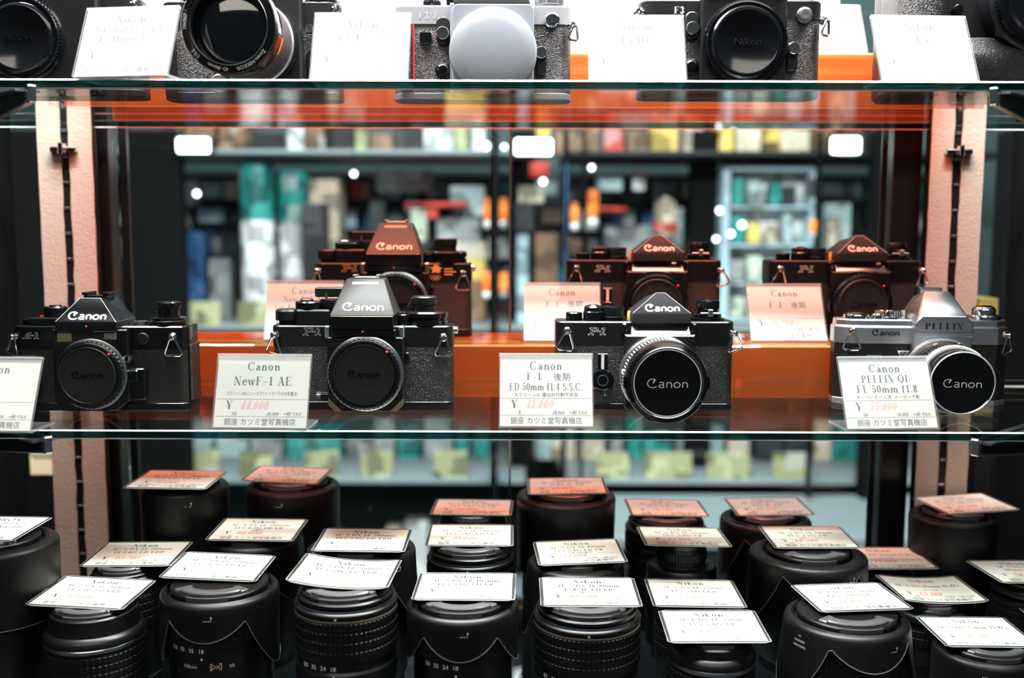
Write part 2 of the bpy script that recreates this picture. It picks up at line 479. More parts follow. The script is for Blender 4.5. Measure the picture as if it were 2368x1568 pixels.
    if c == '.': return dot(.12, .07), .26
    if c == ',': return dot(.12, .07) + dg(.08, -.16, .17, .06, .05), .26
    if c == ':': return dot(.14, .12) + dot(.14, .52), .30
    if c == '-': return bx(.06, .46, .34, .39), .52
    if c == '/': return dg(.02, -.05, .40, 1.05, .05), .44
    if c == '+': return bx(.04, .50, .33, .37) + bx(.25, .29, .10, .60), .56
    return [], .34

_SER = {}
def serif(text, h, x=0.0, y=0.0, align='c', slant=0.0, track=0.05, wide=1.0, bold=None):
    global TH
    key = (text, bold, track)
    if key not in _SER:
        keep = TH
        if bold: TH = bold
        P, cx = [], 0.0
        for ch in text:
            g, w = GLY(ch)
            P += [[(px + cx, py) for px, py in q] for q in g]
            cx += w + track
        TH = keep
        _SER[key] = (P, cx - track)
    P, W = _SER[key]
    off = {'c': -W / 2, 'l': 0.0, 'r': -W}[align]
    return [[((px + off) * h * wide + slant * py * h + x, py * h + y) for px, py in q] for q in P]

_SANS = {}
def sans(text, h, x=0.0, y=0.0, align='c', slant=0.0, wide=1.0):
    """Plain upright lettering as polygons; h is the capital height."""
    if text not in _SANS:
        c = bpy.data.curves.new('lettering', 'FONT'); c.body = text; c.size = 1.0; c.resolution_u = 2
        o = bpy.data.objects.new('lettering', c)
        me = bpy.data.meshes.new_from_object(o)
        vs = [v.co[:2] for v in me.vertices]
        ps = [[vs[i] for i in p.vertices] for p in me.polygons]
        bpy.data.objects.remove(o); bpy.data.curves.remove(c); bpy.data.meshes.remove(me)
        xs = [p[0] for q in ps for p in q] or [0]
        _SANS[text] = (ps, min(xs), max(xs))
    ps, x0, x1 = _SANS[text]
    k = h / 0.73
    off = {'c': -(x0 + x1) / 2, 'l': -x0, 'r': -x1}[align]
    return [[((px + off) * k * wide + slant * py * k + x, py * k + y) for px, py in q] for q in ps]

# ------------------------------------------------------------------ the display case
def structure(o):
    o['kind'] = 'structure'
    return o

def glass_shelf(zt, label, y0=0.0, y1=268.0):
    z1, z0, c = zt, zt - 6.9, 0.8
    q = [(y0 + c, z0), (y1 - c, z0), (y1, z0 + c), (y1, z1 - c), (y1 - c, z1), (y0 + c, z1), (y0, z1 - c), (y0, z0 + c)]
    ms = [0, 2, 1, 2, 0, 2, 1, 2]
    g = G()
    X = 522
    for i in range(8):
        a, b = q[i], q[(i + 1) % 8]
        g.put([(-X, *a), (X, *a), (X, *b), (-X, *b)], [(0, 1, 2, 3)], mi=ms[i])
    g.put([(-X, *p) for p in q], [tuple(range(8))], mi=1)
    g.put([(X, *p) for p in q], [tuple(range(8))], mi=1)
    return tag(g.build('glass_shelf', ['glass', 'glass_edge', 'glass_arris'], smooth=False), label, 'shelf')
glass_shelf(255.1, 'thick green-edged glass shelf at the top carrying the cameras cut off by the frame')
glass_shelf(0.0, 'long glass shelf across the middle carrying the front row of cameras')
glass_shelf(-236.0, 'glass shelf at the bottom under the upright lenses', -75.0, 276.0)

def riser(zb, label):
    a, b, h, t, c = 155.0, 264.0, 47.0, 3.0, 1.6
    q = [(a, 0), (a + t, 0), (a + t, h - t), (b - t, h - t), (b - t, 0), (b, 0), (b, h - c), (b - c, h), (a + c, h), (a, h - c)]
    g = G()
    x0, x1 = -390, 410
    n = len(q)
    for i in range(n):
        p, r = q[i], q[(i + 1) % n]
        g.put([(x0, p[0], zb + p[1]), (x1, p[0], zb + p[1]), (x1, r[0], zb + r[1]), (x0, r[0], zb + r[1])], [(0, 1, 2, 3)], mi=1 if i in (0, 4, 6, 8) else (2 if i in (1, 2, 3) else 0))
    for x in (x0, x1):
        g.put([(x, p[0], zb + p[1]) for p in q], [tuple(range(n))], mi=1)
    return tag(g.build('acrylic_riser', ['orange_acrylic', 'orange_edge_glow', 'orange_inner'], smooth=False), label, 'riser')
riser(0.0, 'translucent orange acrylic riser standing on the middle shelf behind the front cameras')
riser(255.1, 'translucent orange acrylic riser on the top shelf behind the upper cameras')

def upright(xa, xb, label):
    """A slotted shelf standard between two strips of tan tape."""
    xm = (xa + xb) / 2
    t = thing('slotted_upright', label, 'upright', (xm, 262, -240), 0, 'slotted uprights')
    w = (xb - xa) / 2
    rnd = random.Random(int(xa))
    G().box(-w - 1, w + 1, -2, 8, 0, 760, 0.6).build('backing_post', 'frame_black', t)
    for s in (-1, 1):
        g = G()
        n = 60
        def edge(k, side):
            inner = 4.0 if side == 0 else w
            return s * (inner + (rnd.uniform(-0.7, 0.7) if side == 0 else rnd.uniform(-0.25, 0.25)))
        rings = []
        for k in range(n + 1):
            e0, e1 = edge(k, 0), edge(k, 1)
            z = 760 * k / n
            rings.append([(min(e0, e1), -3.2, z), (max(e0, e1), -3.2, z), (max(e0, e1), -2.0, z), (min(e0, e1), -2.0, z)])
        g.stack(rings).build('tape_strip', 'tan_tape', t)
    g = G().box(-3.4, 3.4, -2.6, -2.0, 0, 760)
    g.build('slotted_rail', 'rail_black', t)
    for k in range(30):
        G().box(-2.6, 2.6, -3.6, -2.4, 8 + k * 25, 10.5 + k * 25, 0.3).build('slot_bridge', 'steel', t)
    for z in (466, 214):
        g = G().box(-13, 13, -9, -3, z - 2.5, z + 2.5, 1.0).box(-2.5, 2.5, -14, -3, z - 5, z + 6, 0.8)
        g.build('bracket_hook', 'chrome', t)
upright(-464, -411, 'left slotted upright between two strips of tan tape')
upright(409, 461, 'right slotted upright between two strips of tan tape')

def bracket(sx, ztop, label):
    tip = Vector((sx * 342.0, -4.0, 0)); root = Vector((sx * 519.0, 150.0, 0))
    d = (root - tip); L = d.length; d.normalize()
    n = Vector((-d.y, d.x, 0))
    t = thing('shelf_bracket', label, 'bracket', (tip.x, tip.y, ztop), 0, 'shelf brackets')
    M = Matrix(((d.x, 0, n.x, 0), (d.y, 0, n.y, 0), (0, 1, 0, 0), (0, 0, 0, 1)))
    arm = [(6, 0), (L, 0), (L, -40), (6, -9)]
    G().prism(arm, -2.2, 2.2, M, 0.6).build('arm', 'gloss_black', t)
    G().prism([(6, -9.0), (L, -40.0), (L, -41.5), (6, -10.5)], -2.6, 2.6, M, 0.3).build('lower_edge', 'steel', t)
    G().prism(rrect(0, 6, -10.5, 3.0, 2.2), -3.0, 3.0, M, 0.8).build('tip', 'chrome', t)
    G().prism([(8, -2.0), (L, -2.0), (L, -0.3), (8, -0.3)], -9, 9, M, 0.3).build('support_flange', 'steel', t)
bracket(-1, 248.1, 'metal bracket arm under the left end of the top glass shelf')
bracket(1, 248.1, 'metal bracket arm under the right end of the top glass shelf')
bracket(-1, -7.0, 'metal bracket arm under the left end of the middle glass shelf')
bracket(1, -7.0, 'metal bracket arm under the right end of the middle glass shelf')

def sliding_door(name, x0, x1, y):
    o = structure(G().box(x0, x1, y, y + 4, -420, 620).build(name, 'pane_glass', smooth=False))
    return o
d1 = sliding_door('door_1', -402, -1, 283)
G().box(-3.2, -0.8, 282.2, 287.8, -420, 620, 0.5).build('edge_channel', 'steel', d1)
d2 = sliding_door('door_2', -20, 404, 293)
G().box(-21.5, -19.5, 292, 298, -420, 620, 0.5).build('edge_channel', 'frame_black', d2)
structure(G().box(-428, -404, 280, 304, -420, 620, 1.0).box(-397, -389, 289, 297, -420, 620, 1.0).build('trim_1', 'frame_black'))
structure(G().box(381, 409, 280, 304, -420, 620, 1.0).box(372, 378, 288, 292, -420, 620, 0.8).build('trim_2', 'frame_black'))
structure(G().box(-531, -525, -140, 330, -420, 640).build('wall_left', 'matte_black', smooth=False))
structure(G().box(525, 531, -140, 330, -420, 640).build('wall_right', 'matte_black', smooth=False))
tag(G().box(-430, 318, 270, 274, 322, 520, 0.5).build('header_board', 'board_white'), 'bright white board behind the cameras on the top shelf', 'board')

# ------------------------------------------------------------------ camera parts (mm; x right, y away from the viewer, z up, origin under the front of the body)
def tri(M, g, w=7.0, h=15.5, r=0.95, ap=1.6):
    pts = [Vector((-ap, 0.6, 0)), Vector((ap, 0.6, 0)), Vector((w, -h + 2, 0)), Vector((w - 1.8, -h, 0)), Vector((-w + 1.8, -h, 0)), Vector((-w, -h + 2, 0))]
    g.tube(pts, r, True, 8, M)
def lug(t, x, z, yaw=0.0, lean=12.0, y=-2.0, roll=0.0):
    g = G().lathe([(0.05, 0), (3.4, 0.0), (3.4, 1.2), (2.2, 1.8), (2.2, 3.6), (2.7, 4.6), (1.8, 5.8), (0.05, 6.0)], FM(x, 0, z, 0, yaw), 20)
    p = g.build('strap_lug', 'chrome', t)
    g = G()
    d = Matrix.Rotation(R(yaw), 3, 'Z') @ Vector((0, -1, 0))
    tri(FM(x + d.x * 3.2, d.y * 3.2, z - 0.6, -lean, yaw) @ Matrix.Rotation(R(roll), 4, 'Z'), g)
    g.build('strap_ring', 'chrome', p)
def vdial(t, name, x, y, z, prof, m, seg=48):
    return G().lathe(prof, Matrix.Translation((x, y, z)), seg).build(name, m, t)
def body_cap(t, x, y, z, r, face=0.78, logo=True, red=45, name='body_cap'):
    """A black body cap in a knurled mount ring."""
    M = FM(x, y, z)
    G().lathe([(r, 0), (r, 3), (r + 1.1, 3.4, 0.8), (r + 1.1, 7.2, 0.8), (r - 0.6, 8.0), (r * 0.93, 8.4), (r * 0.86, 8.0), (r * 0.86, 4)], M, 96).build('mount_ring', 'black_paint', t)
    cap = G().lathe([(r * 0.86, 3), (r * 0.86, 8.6), (r * 0.83, 9.6), (r * face + 0.8, 9.6), (r * face, 8.4), (0.05, 8.4)], M, 72, caps=(True, True)).build(name, 'cap_plastic', t)
    if logo:
        emb = G()
        for q in logo_can(5.4, 0.9):
            emb.prism(q, 8.3, 8.9, M @ Matrix.Translation((0, -2.2, 0)))
        emb.build('embossed_lettering', 'gloss_black', cap, label='glossy raised lettering on the cap')
    if red is not None:
        a = R(red)
        G().ball(((r * 0.93) * math.cos(a), (r * 0.93) * math.sin(a), 8.5), 1.15, M).build('index_dot', 'red_dot', t, label='red index dot')
    return cap
def emblem(t, text, x, y, z, h, m='white_paint', M=None):
    """Outlined slanted slab lettering: a light shape with a black line inside, on a 10-unit grid."""
    L = {'F': ([(2, 1), (2, 9)], [(0, 9), (8.5, 9)], [(8.2, 9), (8.2, 6.4)], [(2, 5), (6, 5)], [(0, 1), (4.6, 1)]),
         '1': ([(2.6, 1), (2.6, 9)], [(0.4, 8.6), (2.6, 9)], [(0.2, 1), (5, 1)]),
         'A': ([(1, 1), (4.2, 9)], [(4.2, 9), (7.6, 9)], [(6.4, 9), (7, 1)], [(2.4, 4), (7, 4)], [(-0.6, 1), (2.6, 1)], [(5.4, 1), (8.8, 1)]),
         '-': ([(0, 5), (3, 5)],)}
    W = {'F': 9.2, '1': 5.6, 'A': 9.6, '-': 4.2}
    M = M or FM(x, y, z)
    k = h / 10.0
    cx = -sum(W[c] for c in text) / 2
    light, dark = [], []
    for c in text:
        for ln in L[c]:
            p = [((px + cx + 0.22 * py) * k * 1.12, py * k) for px, py in ln]
            d = (Vector(p[1]) - Vector(p[0])).normalized()
            e = [tuple(Vector(p[0]) - d * 1.0 * k), tuple(Vector(p[1]) + d * 1.0 * k)]
            light += strip(e, 2.0 * k)
            e = [tuple(Vector(p[0]) - d * 0.45 * k), tuple(Vector(p[1]) + d * 0.45 * k)]
            dark += strip(e, 0.9 * k)
        cx += W[c]
    g = G().flats(light, M, 0, 0.10).flats(dark, M, 1, 0.16)
    return g.build('model_emblem', [m, 'engraved_black'], t, label='pale outlined model lettering')
def logo_on(t, M, h, w, m='white_paint', z=0.08, name='brand_lettering'):
    return G().flats(logo_can(h, w), M, 0, z).build(name, m, t, label='white maker lettering' if m == 'white_paint' else None)

def slope(p0, p1, cx):
    """Frame on a slanted front face running from (y, z) p0 up to p1."""
    ey = Vector((0, p1[0] - p0[0], p1[1] - p0[1])).normalized()
    ex = Vector((1, 0, 0)); n = ex.cross(ey)
    return Matrix(((ex.x, ey.x, n.x, cx), (ex.y, ey.y, n.y, p0[0]), (ex.z, ey.z, n.z, p0[1]), (0, 0, 0, 1)))

def shell(t, x0, x1, dep, z_base, z_seam, z_top, cover='leather', plate='black_satin', r=9, base_mat=None, top=True):
    G().prism(rrect(x0, x1, 0, dep, r), z_base - 0.3, z_seam + 0.3).build('body_covering', cover, t)
    G().prism(rrect(x0 - 0.4, x1 + 0.4, -0.5, dep + 0.5, r), 0, z_base, c=0.9).build('base_plate', base_mat or plate, t)
    if top:
        G().prism(rrect(x0 - 0.4, x1 + 0.4, -0.6, dep + 0.6, r), z_seam, z_top, c0=0.3, c1=1.1).build('top_plate', plate, t)

def old_f1(loc, label, lens=True, rot=0.0):
    t = thing('film_camera', label, 'camera', loc, rot, 'film cameras on the shelves')
    shell(t, -73.5, 73.5, 33, 6, 53.6, 74.0, 'leather', 'black_satin', 7)
    c = 12.5
    # mirror box column and the sloping collar under the finder
    g = G().prism([(-18, 4), (-15, 1), (37, 1), (40, 4), (40, 64), (-18, 64)], 0, 9, FM(0, 0, 0), c0=0, c1=1.6)
    g.build('mirror_box', 'black_satin', t)
    g = G().hull([(-13, -8.5, 62), (37, -8.5, 62), (-12, -6.5, 66), (36, -6.5, 66), (-12, 1, 71), (36, 1, 71), (-13, 1, 62), (37, 1, 62)], 0.5)
    g.build('finder_collar', 'steel', t, label='grey sloping collar under the finder')
    [G().box(x, x + 4.5, -5, 1, 63, 73, 1.2).build('finder_rail', 'black_paint', t) for x in (-20, 37.5)]
    pr = G().hull([(c + s * 24.3, y, z) for s in (-1, 1) for y in (-6, 32) for z in (73, 81)] + [(c + s * 3.8, 3.5, 97.8) for s in (-1, 1)] + [(c + s * 9, 29, 93) for s in (-1, 1)], 0.55)
    p = pr.build('pentaprism', 'prism_paint', t)
    logo_on(p, slope((-6, 81), (3.5, 97.8), c + 0.6) @ Matrix.Translation((0, 2.2, 0)), 6.0, 1.2, z=0.25)
    fr = slope((-6, 81), (3.5, 97.8), c)
    H = math.hypot(9.5, 16.8)
    edge = [(-23.6, 0.5), (-3.7, H - 0.3), (3.7, H - 0.3), (23.6, 0.5)]
    G().flats(strip(edge, 0.45), fr, 0, 0.12).build('grey_edge', 'grey_paint', p, label='thin grey edge')  # grey line along the edges of the front face
    # dials
    vdial(t, 'frame_counter', -58, 14, 73.8, [(6.9, 0), (6.9, 6), (6.2, 6.8), (0.05, 6.9)], 'black_paint')
    vdial(t, 'shutter_button', -42, 12, 73.8, [(8.6, 0), (8.6, 7), (7.9, 8), (7.9, 11), (6.4, 12.6), (4.2, 12.2), (3.2, 13.4), (0.05, 13.6)], 'black_paint')
    d = vdial(t, 'shutter_dial', -25.5, 16, 73.8, [(10.8, 0), (10.8, 3), (9.9, 3.4), (9.9, 4.4, 0.6), (9.9, 11, 0.6), (9.2, 11.8), (0.05, 11.9)], 'black_paint', 64)
    vdial(t, 'flash_terminal', -11.5, 12, 73.8, [(2.4, 0), (2.4, 5), (1.6, 8), (0.05, 8.2)], 'gold_paint', 16)
    vdial(t, 'rewind_base', 54, 15, 73.8, [(14.2, 0), (14.2, 2.2), (11.5, 2.6), (11.5, 5.2), (10.6, 5.8), (0.05, 5.8)], 'black_paint')
    k = vdial(t, 'rewind_knob', 54, 15, 79.4, [(8.8, 0), (8.8, 4), (9.6, 4.6, 0.5), (9.6, 10.4, 0.5), (8.8, 11.4), (7.0, 11.6), (6.6, 10.6), (0.05, 10.6)], 'black_paint', 60)
    G().box(46, 62, 3.5, 7.5, 79.6, 81.2, 0.5).box(52, 56, 0.8, 5, 78, 84, 0.6).build('rewind_crank', 'steel', k)
    emblem(t, 'F-1', -40, -0.7, 62.6, 6.4)
    lug(t, -64.5, 66, 0, 10, roll=-6)
    lug(t, 71.5, 64.5, 24, 16, roll=18)
    # self-timer
    G().prism(rrect(-39, -31, 33.5, 47.5, 0.8), 0, 1.6, FM(0, 0, 0), c1=0.3).build('timer_lever', 'gloss_black', t)
    G().prism(rrect(-36.2, -33.8, 34.5, 46.5, 0.4), 1.6, 2.2, FM(0, 0, 0)).prism(rrect(-39, -31, 46.8, 47.6, 0.2), 1.6, 2.0, FM(0, 0, 0)).build('timer_stripe', 'white_paint', t, label='white stripe on the lever')
    td = G().lathe([(9.2, 0), (9.2, 2.6), (8.2, 3.4), (5.2, 3.4), (4.6, 5.0), (3.8, 5.0), (3.6, 4.2), (0.05, 4.2)], FM(-35, 0, 25.5), 48).build('timer_dial', 'gloss_black', t)
    G().lathe([(4.6, 5.0), (4.6, 5.3), (3.9, 5.3), (3.9, 5.0)], FM(-35, 0, 25.5), 40, caps=(False, False)).arc(7.6, 8.3, 225, 300, 3.0, 3.6, FM(-35, 0, 25.5)).build('dial_ring', 'steel', td)
    G().box(-34, -31.6, -3.2, 0, 12.5, 18, 0.5).build('pointer', 'chrome', td)
    G().prism(rrect(-43.5, -40.5, 18, 20.5, 0.5), 0, 2.2, FM(0, 0, 0)).build('orange_mark', 'orange_paint', td)
    if lens:
        M = FM(10, 0, 31.5)
        ln = G().lathe([(30.5, 8), (31.5, 9), (32.3, 11.5), (32.3, 12), (32.8, 12.6, 0.6), (32.8, 17.5, 0.6), (31.6, 18.2), (31.0, 20), (31.0, 26)], M, 180).build('breech_ring', 'steel', t, label='silver knurled breech ring')
        fb = G().lathe([(31.0, 18), (31.2, 26), (30.4, 27), (30.4, 29)], M, 72).lathe([(31.3, 29), (31.8, 29.6, 1.4, 4), (31.8, 43, 1.4, 4), (31.0, 44), (30.0, 44)], M, 144).build('focus_ring', 'black_plastic', t)
        # light tips between the ribs
        g = G()
        for k in range(72):
            a = 360 * k / 72
            g.arc(31.4, 31.95, a + 1.2, a + 3.6, 31, 42, M, 1)
        g.build('rib_highlights', 'grey_paint', fb, label='paler raised ribs')
        cap = G().lathe([(30.6, 43), (31.4, 46), (31.9, 47), (31.9, 55.5), (31.2, 57), (28.0, 58.2), (27.4, 57.9), (0.05, 57.9)], M, 96).build('lens_cap', 'gloss_black', t)
        G().lathe([(26.3, 57.9), (26.3, 58.4), (25.6, 58.4), (25.6, 57.9)], M, 96, caps=(False, False)).build('cap_ring', 'white_paint', cap, label='thin white ring')
        G().lathe([(32.0, 47), (32.3, 48), (32.3, 54.5), (31.2, 56.9), (27.4, 58.45), (26.9, 58.2)], M, 96, caps=(False, False)).build('cap_rim', 'dark_chrome', cap, label='polished chrome rim')
        logo_on(cap, M @ Matrix.Translation((0, -3.6, 0)), 6.8, 0.55, z=58.0)
        for s in (-1, 1):
            G().arc(31.9, 33.2, 90 + s * 90 - 8, 90 + s * 90 + 8, 49, 56, M, 6, c=0.3).build('cap_catch', 'gloss_black', cap)
        G().box(-22.5, -20.5, -33.5, -30, 34.5, 38.5, 0.4).build('index_mark', 'white_paint', fb)
    else:
        G().lathe([(31, 8), (31, 9.5), (29, 10)], FM(10, 0, 33), 72).build('mount_flange', 'black_paint', t)
        body_cap(t, 10, -9, 33, 28.0, red=42)
        G().box(24, 28, -12, -9, 70, 72, 0.4).build('finder_button', 'steel', t)
    return t

def new_f1(loc, label, olympic=False, rot=0.0):
    t = thing('film_camera', label, 'camera', loc, rot, 'film cameras on the shelves')
    shell(t, -74, 74, 34, 8, 53, 70.5, 'leather', 'black_satin', 8)
    G().box(-54.5, -26, 1, 31, 70, 83.5, 1.4).build('wind_housing', 'black_satin', t)
    # finger grip side covering and mirror box
    g = G().prism([(-27, 13), (-15, 1), (23, 1), (35, 13), (35, 62), (-27, 62)], 0, 10, FM(0, 0, 0), c1=0.9)
    g.build('mirror_box', 'black_satin', t)
    for s in (-1, 1):
        cx = 4
        q = [(cx + s * 19.5, 1.2), (cx + s * 30.6, 12.4), (cx + s * 30.6, 6.4), (cx + s * 25.4, 1.2)]
        G().prism(q, 8.4, 10.4, FM(0, 0, 0)).build('corner_plate', 'warm_metal', t, label='bare metal lower corner')
    for x0, x1 in ((-29, -24.5), (31, 35.5)):
        G().box(x0, x1, -9.5, 0, 61, 71, 0.9).build('finder_rail', 'steel', t)
    G().box(-23.5, 29, -12.5, 2, 62.5, 68.5, 0.6).build('finder_base', 'black_paint', t)
    c = 2.0
    f = G().box(-23.6, 27.6, -12.8, 33, 68.5, 79.6, 0.6).build('finder_skirt', 'black_paint', t)
    fin = G().hull([(x, y, 79.4) for x in (-24.4, 28.4) for y in (-13, 33)] + [(x, y, 108.5) for x in (-13.5, 17.5) for y in (9.5, 30)], 0.9).build('prism_finder', 'prism_paint', t)
    S = slope((-13, 79.4), (9.5, 108.5), c + 0.4)
    logo_on(fin, S @ Matrix.Translation((0, 5.4, 0)), 7.2, 1.0, z=0.2)
    G().flats([[(-11, 31.0), (11, 31.0), (10.6, 33.6), (-10.6, 33.6)]], S, 0, 0.15).build('light_window', 'rim_grey', fin, label='pale light window strip')
    G().box(-8, 13, 12, 29, 108, 110.0, 0.5).box(-8.8, -5.8, 12, 29, 110, 111.6, 0.3).box(10.5, 13.5, 12, 29, 110, 111.6, 0.3).build('hot_shoe', 'steel', fin)
    G().box(-42, -16, 20, 31, 92.5, 100.5, 1.0).build('eyepiece_shutter', 'black_plastic', fin)
    G().flats([[(-23, 1.0), (27, 1.0), (27, 1.7), (-23, 1.7)]], FM(0, -13.0, 78.2), 0, 0.15).build('gold_line', 'gold_paint', f, label='dull gold line below the finder')
    G().ball((c + 0.5, -12.6, 66.5), 0.9).build('index_dot', 'red_dot', t, label='red index dot')
    G().lathe([(31, 0), (31, 1.2), (29.5, 2)], FM(4, -10, 32.5), 72).build('mount_flange', 'steel', t)
    body_cap(t, 4, -10.5, 32.5, 28.2, face=0.84, red=45)
    # left top: advance lever, button and dial
    vdial(t, 'advance_lever', -63, 13, 70, [(7.6, 0), (7.6, 3.5), (10.2, 4.2), (10.2, 11.5), (9, 13), (0.05, 13)], 'black_plastic')
    vdial(t, 'frame_dial', -45, 13, 83.2, [(10.6, 0), (11.6, 1), (11.6, 5.5), (10.6, 6.5), (0.05, 6.8)], 'black_paint')
    vdial(t, 'shutter_button', -47, 11, 89.6, [(5.6, 0), (5.6, 1.5), (4.0, 2.6), (0.05, 2.9)], 'chrome')
    vdial(t, 'shutter_dial', -25.5, 14, 83.2, [(10.6, 0), (10.6, 2), (10.9, 2.4, 0.6), (10.9, 7.5, 0.6), (10.2, 8.2), (0.05, 8.3)], 'black_paint', 72)
    vdial(t, 'lock_pin', -31, 12, 91, [(1.1, 0), (1.1, 4.6), (0.05, 5)], 'chrome', 12)
    vdial(t, 'rewind_base', 52, 16, 70.2, [(17.6, 0), (17.6, 4.2), (16.6, 4.8), (16.6, 6), (17.8, 6.6), (17.8, 10), (16.4, 11.4), (14, 11.8), (0.05, 11.8)], 'black_paint')
    k = vdial(t, 'rewind_knob', 50, 16, 81.8, [(9.6, 0), (9.6, 5), (10.4, 6), (10.4, 11), (9.2, 12.2), (0.05, 12.2)], 'black_plastic', 48)
    G().box(-3, 3, -1.2, 1.2, -1, 9, 0.8, Matrix.Translation((38.6, 12, 84)) @ Matrix.Rotation(R(28), 4, 'Y')).build('rewind_crank', 'black_plastic', k)
    vdial(t, 'lock_button', 33.5, 6, 70, [(5.2, 0), (5.2, 9), (4.6, 9.6), (0.05, 9.6)], 'black_paint', 24)
    vdial(t, 'meter_button', 32.5, 6, 79.4, [(2.6, 0), (2.6, 2.4), (0.05, 2.8)], 'chrome', 20)
    emblem(t, 'F-1', -41, -0.7, 62.2, 6.6, 'gold_paint' if olympic else 'grey_paint')
    if olympic:
        M = FM(47, -0.7, 60)
        g = G()
        for k in range(3):                                           # gold anniversary star over five small rings, and three lines of lettering
            star = []
            for j in range(10):
                rr = (5.2 if j % 2 == 0 else 2.2) * (1 - 0.1 * k); star.append((rr * math.cos(R(90 + 36 * j)) - 7 + k * 1.6, rr * math.sin(R(90 + 36 * j)) + 5))
            g.flats([[star[j - 1], star[j], (-7 + k * 1.6, 5)] for j in range(10)], M, 0, 0.08 + 0.03 * k)
        for k, (x, y) in enumerate(((-10, -2.5), (-6.6, -2.5), (-3.2, -2.5), (-8.3, -4.1), (-4.9, -4.1))):
            g.flats(strip(arcp(x, y, 1.5, 1.5, 0, 360, 14)[:-1], 0.4, True), M, 0, 0.16)
        for k in range(3):
            g.flats([[(2, 4.5 - 2.6 * k), (10 + (k == 1) * 3, 4.5 - 2.6 * k), (10 + (k == 1) * 3, 5.6 - 2.6 * k), (2, 5.6 - 2.6 * k)]], M, 0, 0.08)
        g.build('gold_emblem', 'gold_paint', t, label='small gold anniversary emblem')
    lug(t, -70, 63, -26, 6, roll=-8)
    lug(t, 67, 61, 6, 14)
    G().lathe([(3.4, 0), (3.4, 3.6), (2.4, 4.2), (0.05, 4.2)], AX(74, 12, 66, (1, 0, 0)), 20).build('side_terminal', 'chrome', t)
    G().lathe([(3.6, 0), (3.6, 9), (3.2, 9.4)], AX(-24, -5.5, 13.5, (-1, 0, 0)), 24).build('flash_socket', 'black_paint', t)
    G().lathe([(3.3, 0), (3.3, 3.4), (2.2, 3.6), (0.05, 2.4)], AX(-33, -5.5, 13.5, (-1, 0, 0)), 24).build('socket_collar', 'chrome', t)
    G().prism(rrect(35.5, 39, 42, 49, 1.0), 0, 5, FM(0, 0, 0), c1=0.6).build('lens_release', 'black_paint', t)
    return t

